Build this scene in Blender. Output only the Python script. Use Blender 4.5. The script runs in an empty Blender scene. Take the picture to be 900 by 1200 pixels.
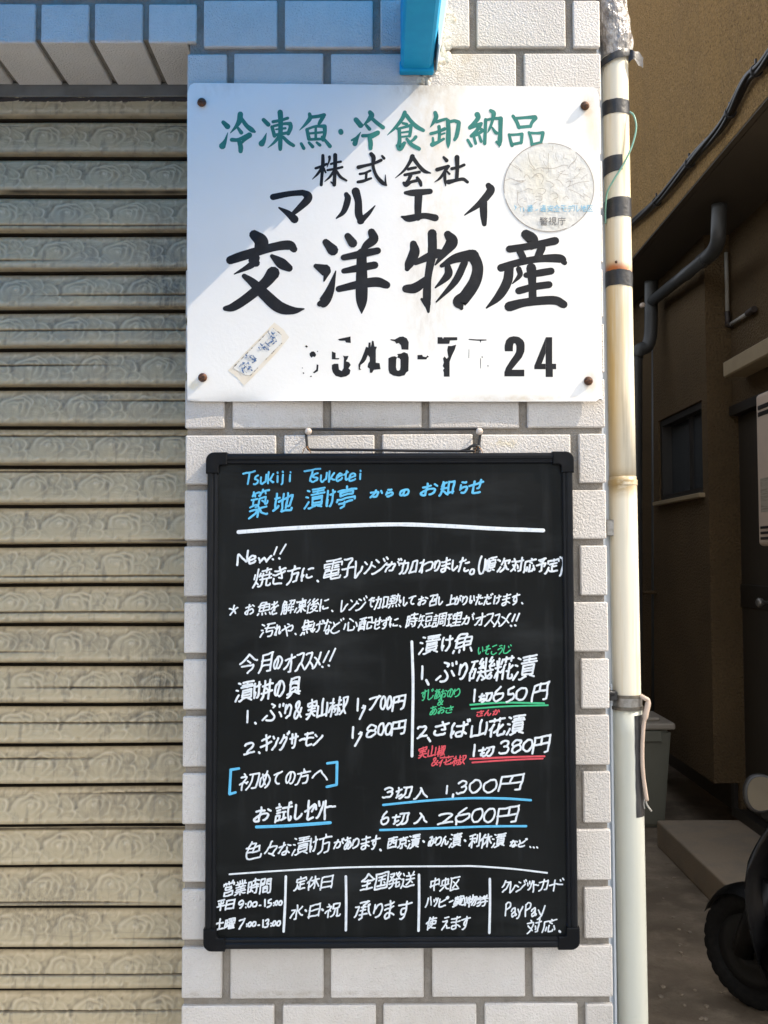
import bpy, bmesh, math, random
import numpy as np
from mathutils import Vector, Matrix, noise

# ------------------------------------------------------------------ camera, world, sun, exposure
C = bpy.context.scene.collection
SC = bpy.context.scene
R = math.radians
F = 1150.0                      # focal length in pixels of the 900x1200 photograph
EYE = Vector((0.0, -1.15, 1.5))  # metres; the tiled front is the plane y = 0
_y = Vector((-5.0, -55.0, -F)).normalized()
_z = Vector((-75.0, 24600.0, -F)); _z = (_z - _y * _z.dot(_y)).normalized()
_x = _y.cross(_z)
ROT = Matrix((_x, _y, _z))      # camera axes to world axes

cam_d = bpy.data.cameras.new('camera'); cam = bpy.data.objects.new('camera', cam_d); C.objects.link(cam)
cam.matrix_world = Matrix.Translation(EYE) @ ROT.to_4x4()
cam_d.sensor_fit = 'VERTICAL'; cam_d.sensor_height = 36.0; cam_d.lens = 36.0 * F / 1200.0
cam_d.clip_start = 0.02; cam_d.clip_end = 800.0
SC.camera = cam

SUN = Vector((1.0, -0.27, 1.0)).normalized()    # direction towards the sun
EXPOSURE = 1.66
SKY = 0.15
w = bpy.data.worlds.new('World'); SC.world = w; w.use_nodes = True
nt = w.node_tree; bg = nt.nodes['Background']
sky = nt.nodes.new('ShaderNodeTexSky'); sky.sky_type = 'NISHITA'; sky.sun_disc = False
sky.sun_elevation = math.asin(SUN.z); sky.sun_rotation = math.atan2(SUN.x, SUN.y)
sky.air_density = 1.0; sky.dust_density = 3.0; sky.ozone_density = 1.0
hs = nt.nodes.new('ShaderNodeHueSaturation'); hs.inputs['Saturation'].default_value = .31
nt.links.new(sky.outputs[0], hs.inputs['Color']); nt.links.new(hs.outputs[0], bg.inputs[0]); bg.inputs[1].default_value = SKY
sl = bpy.data.lights.new('sun', 'SUN'); so = bpy.data.objects.new('sun', sl); C.objects.link(so)
sl.energy = 2.3; sl.angle = R(0.45); sl.color = (1.0, 0.87, 0.70)
so.rotation_euler = SUN.to_track_quat('Z', 'Y').to_euler(); so.location = (4, -3, 6)
SC.view_settings.view_transform = 'Standard'; SC.view_settings.look = 'None'
SC.view_settings.gamma = 1.0; SC.view_settings.exposure = EXPOSURE
SC.view_settings.use_curve_mapping = False
SC.cycles.use_denoising = True
SC.cycles.max_bounces = 10; SC.cycles.diffuse_bounces = 6

# ------------------------------------------------------------------ helpers
def ray(px, py):                # pixel of the 900x1200 photograph to a world direction
    return ROT @ Vector((px - 450.0, 600.0 - py, -F))
def PY(px, py, y=0.0):          # point of the plane y = const
    d = ray(px, py); return EYE + d * ((y - EYE.y) / d.y)
def PX(px, py, x):
    d = ray(px, py); return EYE + d * ((x - EYE.x) / d.x)
def PZ(px, py, z=0.0):
    d = ray(px, py); return EYE + d * ((z - EYE.z) / d.z)

def thing(name, label, cat, loc=(0, 0, 0), group=None):
    o = bpy.data.objects.new(name, None); C.objects.link(o); o.location = loc
    o.empty_display_size = 0.05
    o['label'] = label; o['category'] = cat
    if group: o['group'] = group
    return o
def tag(o, label, cat, group=None):
    o['label'] = label; o['category'] = cat
    if group: o['group'] = group
    return o
def finish(bm, name, m, parent=None, label=None, smooth=False, kind=None):
    bmesh.ops.recalc_face_normals(bm, faces=bm.faces[:])
    return finish_raw(bm, name, m, parent, label, smooth, kind)
def finish_raw(bm, name, m, parent=None, label=None, smooth=False, kind=None):
    me = bpy.data.meshes.new(name); bm.to_mesh(me); bm.free()
    o = bpy.data.objects.new(name, me); C.objects.link(o)
    for mm in (m if isinstance(m, (list, tuple)) else [m]): me.materials.append(mm)
    if smooth:
        for p in me.polygons: p.use_smooth = True
    if parent is not None:
        o.parent = parent
        loc = Vector((0, 0, 0)); q = parent
        while q is not None: loc += q.location; q = q.parent
        me.transform(Matrix.Translation(-loc))      # geometry is written in world coordinates
    if label: o['label'] = label
    if kind: o['kind'] = kind
    return o
def box(bm, x0, x1, y0, y1, z0, z1, bev=0.0, seg=1, mi=0):
    b = bmesh.new() if bev else bm
    vs = [b.verts.new(p) for p in ((x0, y0, z0), (x1, y0, z0), (x1, y1, z0), (x0, y1, z0), (x0, y0, z1), (x1, y0, z1), (x1, y1, z1), (x0, y1, z1))]
    fs = [b.faces.new([vs[i] for i in f]) for f in ((0, 3, 2, 1), (4, 5, 6, 7), (0, 1, 5, 4), (1, 2, 6, 5), (2, 3, 7, 6), (3, 0, 4, 7))]
    for f in fs: f.material_index = mi
    if bev:
        bmesh.ops.bevel(b, geom=b.edges[:], offset=bev, segments=seg, affect='EDGES', profile=0.5)
        merge(bm, b)
def merge(bm, b):
    t = bpy.data.meshes.new('t'); b.to_mesh(t); b.free(); bm.from_mesh(t); bpy.data.meshes.remove(t)
def tube(bm, pts, r, n=16, caps=True, rfun=None):
    pts = [Vector(p) for p in pts]; rings = []
    t0 = (pts[1] - pts[0]).normalized()
    up = Vector((0, 0, 1)) if abs(t0.z) < 0.9 else Vector((0, 1, 0))
    u = t0.cross(up).normalized()
    for i, p in enumerate(pts):
        t = (pts[min(i + 1, len(pts) - 1)] - pts[max(i - 1, 0)]).normalized()
        u = (u - t * u.dot(t)).normalized(); v = t.cross(u)
        rr = r[i] if isinstance(r, (list, tuple)) else r
        rings.append([bm.verts.new(p + (u * math.cos(a) + v * math.sin(a)) * rr) for a in (2 * math.pi * k / n for k in range(n))])
    for a, b in zip(rings[:-1], rings[1:]):
        for k in range(n):
            bm.faces.new((a[k], a[(k + 1) % n], b[(k + 1) % n], b[k])).smooth = True
    if caps:
        bm.faces.new(rings[0][::-1]); bm.faces.new(rings[-1])
def spline(pts, k=8):
    pts = [Vector(p) for p in pts]; out = []
    P = [pts[0] * 2 - pts[1]] + pts + [pts[-1] * 2 - pts[-2]]
    for i in range(1, len(P) - 2):
        for j in range(k):
            t = j / k
            a, b, c, d = P[i - 1:i + 3]
            out.append(0.5 * ((2 * b) + (c - a) * t + (2 * a - 5 * b + 4 * c - d) * t * t + (3 * b - a - 3 * c + d) * t ** 3))
    out.append(pts[-1]); return out
def disc(bm, c, r, y0, y1, n=24):
    a = [bm.verts.new((c[0] + r * math.cos(t), y0, c[1] + r * math.sin(t))) for t in (2 * math.pi * k / n for k in range(n))]
    b = [bm.verts.new((v.co.x, y1, v.co.z)) for v in a]
    bm.faces.new(a); bm.faces.new(b[::-1])
    for k in range(n): bm.faces.new((a[k], b[k], b[(k + 1) % n], a[(k + 1) % n]))
def lathe(bm, prof, c, axis='y', n=24, sx=1.0, sz=1.0):
    rings = []
    for r, h in prof:
        ring = []
        for k in range(n):
            a = 2 * math.pi * k / n; ca, sa = r * math.cos(a) * sx, r * math.sin(a) * sz
            if axis == 'y': p = (c[0] + ca, c[1] + h, c[2] + sa)
            elif axis == 'z': p = (c[0] + ca, c[1] + sa, c[2] + h)
            else: p = (c[0] + h, c[1] + ca, c[2] + sa)
            ring.append(bm.verts.new(p))
        rings.append(ring)
    for a, b in zip(rings[:-1], rings[1:]):
        for k in range(n): bm.faces.new((a[k], a[(k + 1) % n], b[(k + 1) % n], b[k])).smooth = True
    bm.faces.new(rings[0][::-1]); bm.faces.new(rings[-1])

# ------------------------------------------------------------------ materials
def mat(name, col, rough=0.6, metal=0.0, spec=0.5, var=None, bump=None, coat=0.0, extra=None, trans=0.0):
    """col base colour; var = list of (scale xyz, strength, colour, lo, hi, detail): noise stains of another colour; bump = list of (scale, strength m, detail)"""
    m = bpy.data.materials.new(name); m.use_nodes = True
    n = m.node_tree; N = n.nodes; L = n.links; p = N['Principled BSDF']
    p.inputs['Roughness'].default_value = rough; p.inputs['Metallic'].default_value = metal
    p.inputs['Specular IOR Level'].default_value = spec; p.inputs['Coat Weight'].default_value = coat
    p.inputs['Base Color'].default_value = (*col, 1)
    geo = N.new('ShaderNodeNewGeometry')
    cur = None
    def noisetex(scale, detail, rough_=0.55):
        t = N.new('ShaderNodeTexNoise'); t.inputs['Detail'].default_value = detail; t.inputs['Roughness'].default_value = rough_
        if isinstance(scale, (tuple, list)):
            mp = N.new('ShaderNodeMapping'); mp.inputs['Scale'].default_value = scale
            L.new(geo.outputs['Position'], mp.inputs[0]); L.new(mp.outputs[0], t.inputs['Vector']); t.inputs['Scale'].default_value = 1.0
        else:
            L.new(geo.outputs['Position'], t.inputs['Vector']); t.inputs['Scale'].default_value = scale
        return t
    for (sc, st, c2, lo, hi, de) in (var or []):
        t = noisetex(sc, de)
        mr = N.new('ShaderNodeMapRange'); mr.inputs[1].default_value = lo; mr.inputs[2].default_value = hi; mr.inputs[4].default_value = st
        L.new(t.outputs[0], mr.inputs[0])
        mx = N.new('ShaderNodeMix'); mx.data_type = 'RGBA'
        L.new(mr.outputs[0], mx.inputs[0])
        if cur: L.new(cur, mx.inputs[6])
        else: mx.inputs[6].default_value = (*col, 1)
        mx.inputs[7].default_value = (*c2, 1); cur = mx.outputs[2]
    if extra: cur = extra(m, N, L, geo, cur, noisetex)
    if cur: L.new(cur, p.inputs['Base Color'])
    prev = None
    for (sc, st, de) in (bump or []):
        t = noisetex(sc, de); b = N.new('ShaderNodeBump'); b.inputs['Distance'].default_value = st; b.inputs['Strength'].default_value = 1.0
        L.new(t.outputs[0], b.inputs['Height'])
        if prev: L.new(prev, b.inputs['Normal'])
        prev = b.outputs[0]
    if prev: L.new(prev, p.inputs['Normal'])
    return m
def island(m, N, L, geo, cur, noisetex, amount=0.12, col=(0.5, 0.5, 0.5)):
    mr = N.new('ShaderNodeMapRange'); mr.inputs[3].default_value = 1 - amount; mr.inputs[4].default_value = 1.0
    L.new(geo.outputs['Random Per Island'], mr.inputs[0])
    mx = N.new('ShaderNodeMix'); mx.data_type = 'RGBA'; mx.blend_type = 'MULTIPLY'; mx.inputs[0].default_value = 1.0
    if cur: L.new(cur, mx.inputs[6])
    L.new(mr.outputs[0], mx.inputs[7]); return mx.outputs[2]
def blobs(spots):
    """stains with a place of their own: (centre, radii, colour, strength, noise scale)"""
    def f(m, N, L, geo, cur, noisetex):
        for (c, rad, col, st, ns) in spots:
            t = noisetex(ns, 5.0, 0.65)
            sub = N.new('ShaderNodeVectorMath'); sub.operation = 'SUBTRACT'; L.new(geo.outputs['Position'], sub.inputs[0]); sub.inputs[1].default_value = c
            dv = N.new('ShaderNodeVectorMath'); dv.operation = 'DIVIDE'; L.new(sub.outputs[0], dv.inputs[0]); dv.inputs[1].default_value = rad
            ln = N.new('ShaderNodeVectorMath'); ln.operation = 'LENGTH'; L.new(dv.outputs[0], ln.inputs[0])
            mr = N.new('ShaderNodeMapRange'); mr.interpolation_type = 'SMOOTHSTEP'
            mr.inputs[1].default_value = 0.0; mr.inputs[2].default_value = 1.0; mr.inputs[3].default_value = 1.0; mr.inputs[4].default_value = 0.0
            L.new(ln.outputs[1], mr.inputs[0])
            m2 = N.new('ShaderNodeMapRange'); m2.inputs[1].default_value = 0.38 if st < .95 else .22; m2.inputs[2].default_value = 0.68 if st < .95 else .5; m2.inputs[4].default_value = st
            L.new(t.outputs[0], m2.inputs[0])
            mu = N.new('ShaderNodeMath'); mu.operation = 'MULTIPLY'; L.new(mr.outputs[0], mu.inputs[0]); L.new(m2.outputs[0], mu.inputs[1])
            mx = N.new('ShaderNodeMix'); mx.data_type = 'RGBA'; L.new(mu.outputs[0], mx.inputs[0])
            if cur: L.new(cur, mx.inputs[6])
            else: mx.inputs[6].default_value = m.node_tree.nodes['Principled BSDF'].inputs['Base Color'].default_value
            mx.inputs[7].default_value = (*col, 1); cur = mx.outputs[2]
        return cur
    return f
M = {}
tile_stains = blobs([(PY(592, 520), (.022, .1, .010), (.62, .50, .24), .9, (90, 90, 90)), (PY(545, 70), (.05, .1, .045), (.45, .36, .24), .8, (80, 80, 60)), (PY(300, 1165), (.35, .1, .006), (.34, .28, .21), .6, (60, 60, 90)),
    (PY(690, 900), (.03, .1, .40), (.56, .51, .44), .5, (90, 90, 14)), (PY(460, 1195), (.4, .1, .04), (.52, .47, .40), .5, (50, 50, 20)), (PY(400, 495), (.3, .1, .012), (.46, .41, .34), .55, (90, 90, 40)), (PY(300, 20), (.3, .1, .10), (.50, .48, .45), .5, (60, 60, 20))])
M['tile'] = mat('white_tile', (0.69, 0.645, 0.595), 0.6, spec=0.25,
    var=[(9, .5, (.57, .525, .47), .43, .66, 5), (520, .35, (.50, .46, .41), .56, .72, 2), (30, .25, (.72, .70, .67), .5, .7, 3)],
    bump=[(420, .0017, 2.0), (1100, .0006, 1.0)], extra=lambda *a: tile_stains(a[0], a[1], a[2], a[3], island(*a, amount=.16), a[5]))
M['mortar'] = mat('grey_mortar', (.29, .265, .23), .95, spec=.1, var=[(60, .6, (.20, .175, .145), .42, .62, 5), (14, .5, (.36, .31, .25), .45, .7, 4)], bump=[(500, .002, 4.0)])
M['render'] = mat('grey_render', (.30, .29, .27), .9, var=[(3, .4, (.24,.23,.21), .4, .7, 4)], bump=[(150, .002, 3.0)])
shutter_stains = blobs([(PY(195, 330, .118), (.075, .2, .14), (.035, .03, .025), .93, (160, 160, 22)), (PY(190, 800, .118), (.07, .2, .10), (.035, .03, .02), .93, (170, 170, 26)), (PY(150, 930, .118), (.12, .2, .08), (.15, .12, .08), .6, (120, 120, 20)), (PY(60, 1060, .118), (.12, .2, .05), (.10, .085, .06), .7, (300, 300, 160)), (PY(60, 750, .118), (.2, .2, .06), (.16, .13, .085), .5, (60, 60, 30)),
                 (PY(60, 380, .118), (.40, .2, .30), (.30, .275, .205), .75, (12, 12, 18)), (PY(130, 470, .118), (.22, .2, .15), (.17, .15, .11), .5, (120, 120, 30))])
def relief_shading(m, N, L, geo, cur, noisetex):
    # shading of the embossing painted in: hollows and creases darker, ridges lighter
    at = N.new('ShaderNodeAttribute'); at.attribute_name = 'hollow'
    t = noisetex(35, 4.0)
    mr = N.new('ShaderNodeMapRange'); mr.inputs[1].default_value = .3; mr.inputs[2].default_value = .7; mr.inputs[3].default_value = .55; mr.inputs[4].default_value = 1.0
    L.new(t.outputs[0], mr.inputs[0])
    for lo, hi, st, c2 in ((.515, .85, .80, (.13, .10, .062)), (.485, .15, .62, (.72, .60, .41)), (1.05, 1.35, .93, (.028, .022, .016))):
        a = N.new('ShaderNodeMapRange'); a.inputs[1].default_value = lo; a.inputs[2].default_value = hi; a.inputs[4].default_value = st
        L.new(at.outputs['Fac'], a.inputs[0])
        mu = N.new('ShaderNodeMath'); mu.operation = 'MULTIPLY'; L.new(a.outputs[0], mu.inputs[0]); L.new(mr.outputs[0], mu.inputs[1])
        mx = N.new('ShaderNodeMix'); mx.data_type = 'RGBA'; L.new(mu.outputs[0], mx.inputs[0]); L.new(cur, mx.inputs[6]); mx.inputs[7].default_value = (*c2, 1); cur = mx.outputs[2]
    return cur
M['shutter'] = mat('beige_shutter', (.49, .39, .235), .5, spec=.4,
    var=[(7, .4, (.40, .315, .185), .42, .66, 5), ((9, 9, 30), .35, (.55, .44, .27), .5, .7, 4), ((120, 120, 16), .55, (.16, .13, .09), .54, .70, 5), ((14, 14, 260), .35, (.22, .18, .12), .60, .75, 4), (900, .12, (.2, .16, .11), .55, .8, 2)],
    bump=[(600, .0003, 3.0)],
    extra=lambda *a: relief_shading(a[0], a[1], a[2], a[3], shutter_stains(*a), a[5]))
M['dark_steel'] = mat('dark_brown_steel', (.035, .025, .02), .5, var=[(60, .5, (.06, .035, .02), .5, .7, 4)])
M['groove'] = mat('grimy_shaded_slat_joint', (.035, .028, .02), .8, spec=.1, var=[(50, .5, (.06, .05, .035), .5, .7, 4)])  # near-black colour carries the gap's shadow as well as grime
M['grey_steel'] = mat('weathered_grey_steel', (.16, .155, .14), .5, var=[(30, .6, (.08, .07, .055), .45, .7, 5)])
M['sign'] = mat('white_enamel', (.80, .775, .725), .32, spec=.5, coat=.15,
    var=[(4, .3, (.72, .68, .60), .42, .7, 4), (260, .10, (.62, .58, .5), .66, .8, 3)], bump=[(9, .0012, 2.0), (240, .00012, 2.0)],
    extra=blobs([(PY(505, 150), (.06, .1, .10), (.66, .55, .40), .9, (70, 70, 40)), (PY(505, 250), (.055, .1, .20), (.66, .58, .46), .85, (60, 60, 30)), (PY(500, 104), (.075, .1, .025), (.42, .33, .22), .75, (110, 110, 60)),
                 (PY(500, 350), (.045, .1, .12), (.60, .55, .47), .8, (160, 160, 50)), (PY(688, 128), (.012, .1, .022), (.55, .30, .10), .9, (60, 60, 40)),
                 (PY(693, 150), (.016, .1, .12), (.72, .62, .42), .7, (60, 60, 25)), (PY(690, 452), (.012, .1, .022), (.60, .45, .28), .8, (60, 60, 40)),
                 (PY(229, 452), (.010, .1, .010), (.75, .55, .15), .9, 60), (PY(600, 468), (.14, .1, .006), (.62, .53, .38), .8, (60, 60, 90)), (PY(260, 106), (.05, .1, .02), (.55, .50, .44), .35, (140, 140, 60))]))
M['black_paint'] = mat('black_sign_paint', (.012, .012, .014), .5, spec=.2, var=[(55, .5, (.03, .03, .03), .45, .7, 4), (700, .55, (.25, .24, .22), .70, .78, 4)])
M['green_paint'] = mat('green_sign_paint', (.03, .175, .145), .5, spec=.25, var=[(30, .6, (.055,.24,.195), .40, .65, 4), (500, .3, (.2, .38, .33), .62, .8, 3)])
M['worn_paint'] = mat('flaking_black_paint', (.02, .02, .02), .5, var=[(300, .9, (.55, .53, .5), .62, .66, 4)])
M['board'] = mat('blackboard_face', (.0035, .0045, .0045), .5, spec=.13,
    var=[(5, .6, (.014, .0155, .0155), .45, .75, 4), ((5, 5, 16), .7, (.026, .029, .030), .54, .74, 6), ((60, 60, 9), .4, (.022, .024, .025), .56, .75, 4), (900, .25, (.03, .03, .03), .68, .8, 2)], bump=[(3.5, .001, 1.0)])
M['frame'] = mat('black_aluminium_frame', (.006, .007, .009), .34, spec=.16, var=[(40, .4, (.013, .014, .016), .45, .7, 3)])
M['cap'] = mat('black_plastic_cap', (.0045, .005, .006), .5, spec=.12, var=[(60, .5, (.012, .012, .014), .45, .7, 3)])
def marker(n, c, c2): return mat(n, c, .55, var=[(160, .7, c2, .42, .66, 3), ((700, 700, 150), .45, tuple(v * .55 for v in c2), .56, .74, 4)])
M['m_white'] = marker('white_marker_ink', (.72, .76, .79), (.56, .61, .65))
M['m_blue'] = marker('blue_marker_ink', (.10, .46, .72), (.08, .38, .63))
M['m_green'] = marker('green_marker_ink', (.04, .46, .20), (.03, .36, .16))
M['m_red'] = marker('red_marker_ink', (.66, .07, .09), (.52, .05, .07))
M['wire'] = mat('black_coated_wire', (.012, .011, .011), .4, var=[(300, .4, (.03, .025, .02), .5, .7, 3)])
M['copper'] = mat('bronze_wire', (.30, .15, .06), .35, metal=.8, var=[(300, .5, (.15, .08, .04), .45, .7, 3)])
M['screw'] = mat('rusty_screw', (.06, .035, .025), .6, metal=.4, var=[(500, .9, (.16, .06, .02), .42, .62, 4)])
M['cream_knob'] = mat('cream_plastic', (.55, .47, .40), .4, var=[(200, .5, (.40, .32, .25), .45, .7, 3)])
M['disc'] = mat('crinkled_reflective_sticker', (.64, .62, .57), .38, metal=.1, spec=.5, var=[(25, .5, (.64, .58, .43), .45, .65, 4), (160, .25, (.50, .46, .38), .55, .72, 4)], bump=[(170, .0007, 4.0)])
M['crack'] = mat('dark_crack_line', (.27, .225, .19), .8, var=[(100, .6, (.36, .31, .26), .45, .7, 3)])
M['pink_line'] = mat('brown_sticker_edge', (.36, .27, .23), .7, var=[(100, .6, (.5, .40, .35), .45, .7, 3)])
M['ink_blue'] = mat('faded_blue_ink', (.16, .44, .62), .6, var=[(220, .8, (.48, .58, .60), .5, .62, 4)])
M['ink_dark'] = mat('dark_ink', (.14, .14, .14), .6, var=[(300, .6, (.4, .39, .36), .55, .66, 4)])
M['paper'] = mat('yellowed_paper_sticker', (.74, .67, .55), .7, var=[(40, .6, (.66, .53, .36), .45, .7, 4)])
M['paper_white'] = mat('pale_paper', (.74, .72, .67), .7, var=[(60, .5, (.66, .62, .52), .45, .7, 4)])
M['ink_navy'] = mat('worn_navy_ink', (.05, .12, .26), .7, var=[(260, .95, (.60, .60, .58), .48, .56, 5)])
M['ink_edge'] = mat('worn_black_edge', (.10, .09, .08), .7, var=[(200, .95, (.62, .57, .48), .50, .58, 4)])
M['pipe'] = mat('cream_pvc_pipe', (.76, .70, .56), .33, spec=.5,
    var=[((40, 40, 3), .55, (.55, .50, .39), .42, .7, 5), ((70, 70, 3.5), .8, (.58, .42, .17), .50, .68, 5), ((110, 110, 5), .5, (.36, .29, .19), .58, .72, 5), (400, .2, (.3, .26, .2), .66, .8, 3)],
    extra=blobs([(PY(715, 420), (.03, .1, .25), (.60, .38, .10), .95, (110, 110, 7)), (PY(712, 470, .02), (.012, .1, .20), (.52, .33, .09), .9, (90, 90, 6)), (PY(730, 565), (.06, .1, .022), (.34, .22, .07), 1.0, (60, 60, 140)), (PY(722, 310), (.024, .1, .013), (.42, .11, .015), 1.0, (60, 60, 90)), (PY(722, 318, .02), (.05, .1, .011), (.42, .11, .015), 1.0, (60, 60, 40))]))
M['pipe2'] = mat('pale_grey_green_pipe', (.53, .53, .455), .4, spec=.45, var=[((50, 50, 3), .5, (.44, .44, .37), .42, .7, 5), (300, .3, (.42, .4, .33), .62, .8, 4)], extra=blobs([(PY(732, 832), (.05, .1, .015), (.40, .34, .22), .7, 90)]))
M['tape'] = mat('black_vinyl_tape', (.022, .022, .024), .42, var=[(90, .6, (.05, .048, .045), .45, .7, 4)], bump=[(200, .0006, 3.0)])
M['wrap'] = mat('grey_plastic_wrap', (.42, .385, .35), .22, spec=.7, var=[(45, .85, (.13, .115, .105), .46, .62, 4)], bump=[((120, 120, 60), .008, 3.0)])
M['green_wire'] = mat('green_insulation', (.16, .34, .26), .4, var=[(100, .5, (.28, .42, .36), .45, .7, 3)])
M['cable'] = mat('beige_cable_sheath', (.52, .40, .31), .55, var=[(120, .5, (.40, .30, .22), .45, .7, 4)])
M['steel'] = mat('galvanised_steel', (.30, .29, .27), .4, metal=.7, var=[(150, .7, (.14, .12, .10), .45, .7, 4)])
M['dark_rib'] = mat('rusty_clamp', (.09, .08, .065), .5, metal=.4, var=[(120, .7, (.20, .17, .13), .45, .7, 4)])
M['trim'] = mat('pale_metal_trim', (.62, .66, .70), .35, var=[((40, 40, 4), .4, (.52, .55, .57), .45, .7, 4)])
M['awning_blue'] = mat('blue_painted_awning_arm', (.008, .30, .56), .6, spec=.2, var=[((60, 60, 8), .45, (.015, .36, .62), .42, .7, 4)])
M['awning_pale'] = mat('sunlit_pale_paint', (.62, .74, .78), .5, var=[((60, 60, 8), .5, (.50, .62, .68), .42, .7, 4)])  # pale colour stands for the arm's blown-out sunlit side
M['sealant'] = mat('dirty_white_sealant', (.66, .62, .54), .8, var=[(90, .8, (.30, .23, .15), .50, .66, 5)], bump=[(160, .004, 4.0)])
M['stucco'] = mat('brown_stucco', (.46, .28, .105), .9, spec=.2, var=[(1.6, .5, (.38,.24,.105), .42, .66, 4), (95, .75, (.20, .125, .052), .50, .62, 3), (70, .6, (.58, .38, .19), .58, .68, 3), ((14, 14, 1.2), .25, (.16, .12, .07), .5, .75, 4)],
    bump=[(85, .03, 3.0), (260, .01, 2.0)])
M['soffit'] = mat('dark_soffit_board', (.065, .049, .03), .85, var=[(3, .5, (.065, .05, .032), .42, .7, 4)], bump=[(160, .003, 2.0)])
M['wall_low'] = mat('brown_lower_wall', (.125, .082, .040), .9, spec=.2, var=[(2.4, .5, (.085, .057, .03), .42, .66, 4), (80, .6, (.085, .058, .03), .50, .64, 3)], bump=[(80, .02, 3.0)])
M['dark_frame'] = mat('dark_bronze_frame', (.018, .015, .012), .45, var=[(40, .4, (.03, .025, .02), .45, .7, 3)])
M['door_panel'] = mat('dark_brown_door', (.035, .028, .02), .5, var=[((40, 40, 4), .5, (.05, .04, .028), .45, .7, 4)])
M['glass'] = mat('dark_frosted_pane', (.030, .034, .036), .25, spec=.5, var=[(30, .4, (.045, .05, .052), .45, .7, 3)])
M['drain'] = mat('grey_drain_pipe', (.048, .048, .046), .45, var=[((8, 8, 8), .4, (.042,.042,.042), .42, .7, 4)])
M['conduit'] = mat('pale_conduit', (.34, .32, .28), .5, var=[(30, .4, (.26, .24, .2), .45, .7, 3)])
M['canopy'] = mat('tan_canopy_rail', (.34, .26, .15), .6, var=[(20, .4, (.27, .2, .12), .45, .7, 3)])
M['heater'] = mat('beige_heater_case', (.66, .53, .42), .4, var=[(10, .4, (.52, .44, .37), .42, .7, 3)])
M['label'] = mat('faded_label', (.42, .38, .30), .6, var=[((8, 8, 240), .8, (.26, .23, .18), .5, .6, 2)])
M['black'] = mat('black_plastic', (.012, .012, .013), .4, var=[(60, .5, (.02, .02, .021), .45, .7, 3)])
M['bin'] = mat('khaki_bin_plastic', (.17, .165, .125), .5, var=[(12, .4, (.14, .135, .10), .42, .7, 4)])
M['bin_lid'] = mat('beige_bin_lid', (.36, .31, .25), .5, var=[(14, .4, (.30, .26, .2), .42, .7, 4)])
M['concrete'] = mat('alley_concrete', (.25, .20, .145), .9, spec=.25, var=[(2.2, .8, (.13, .10, .07), .42, .60, 6), (9, .5, (.33, .27, .195), .50, .70, 6), (26, .6, (.17, .13, .09), .55, .68, 6), (120, .45, (.13, .11, .085), .55, .72, 3), (45, .35, (.20, .11, .07), .62, .72, 4)], bump=[(60, .004, 5.0), (400, .001, 2.0)])
M['pavement'] = mat('street_concrete', (.45, .43, .40), .9, var=[(1.5, .5, (.38, .36, .33), .4, .66, 5), (60, .3, (.52, .50, .46), .5, .7, 4)], bump=[(90, .003, 4.0)])
M['step'] = mat('concrete_step', (.29, .225, .155), .85, var=[(6, .6, (.20, .175, .14), .42, .66, 6), (60, .3, (.34, .30, .25), .55, .72, 4)], bump=[(120, .002, 4.0)])
M['tyre'] = mat('black_rubber', (.008, .008, .008), .8, spec=.2, var=[(60, .6, (.015, .014, .013), .45, .7, 4)], bump=[(90, .002, 2.0)])
M['scooter'] = mat('glossy_black_scooter', (.005, .005, .0055), .36, spec=.22, var=[(30, .5, (.009, .009, .0095), .45, .7, 4)])
M['grey_metal'] = mat('grey_fork_metal', (.012, .012, .012), .5, metal=.2, var=[(50, .4, (.008, .008, .008), .45, .7, 3)])
M['mirror'] = mat('mirror_glass', (.15, .125, .09), .05, metal=1.0, var=[(20, .3, (.11,.09,.065), .45, .7, 2)])
M['red_lens'] = mat('red_lens', (.3, .01, .01), .2, var=[(60, .3, (.25, .01, .01), .45, .7, 2)])
M['blocker'] = mat('sun_blocker_wall', (.50, .48, .44), .8, var=[(.3, .4, (.42, .40, .37), .42, .7, 4)])
M['blocker_glass'] = mat('sun_blocker_glass', (.05, .06, .07), .1, spec=.6, var=[(.5, .4, (.07, .08, .09), .42, .7, 2)])

def fabric():
    m = bpy.data.materials.new('blue_awning_fabric'); m.use_nodes = True
    n = m.node_tree; N = n.nodes; L = n.links; p = N['Principled BSDF']; out = N['Material Output']
    p.inputs['Roughness'].default_value = .8
    t = N.new('ShaderNodeTexNoise'); t.inputs['Scale'].default_value = 6
    cr = N.new('ShaderNodeMix'); cr.data_type = 'RGBA'; cr.inputs[6].default_value = (.04,.30,.55,1); cr.inputs[7].default_value = (.05,.34,.60,1)
    L.new(t.outputs[0], cr.inputs[0]); L.new(cr.outputs[2], p.inputs['Base Color'])
    tr = N.new('ShaderNodeBsdfTranslucent'); tr.inputs[0].default_value = (.02, .57, .92, 1)
    mx = N.new('ShaderNodeMixShader'); mx.inputs[0].default_value = .80
    L.new(p.outputs[0], mx.inputs[1]); L.new(tr.outputs[0], mx.inputs[2]); L.new(mx.outputs[0], out.inputs[0])
    return m
M['fabric'] = fabric()

# ------------------------------------------------------------------ the ground
bm = bmesh.new()
vs = [bm.verts.new(p) for p in ((-250, -250, 0), (250, -250, 0), (250, 250, 0), (-250, 250, 0))]; bm.faces.new(vs)
g = finish_raw(bm, 'ground', M['concrete']); g['kind'] = 'structure'

bm = bmesh.new(); vs = [bm.verts.new(p) for p in ((-120, -120, .004), (120, -120, .004), (120, -.02, .004), (-120, -.02, .004))]; bm.faces.new(vs)
g = finish_raw(bm, 'pavement', M['pavement']); g['kind'] = 'structure'

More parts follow.
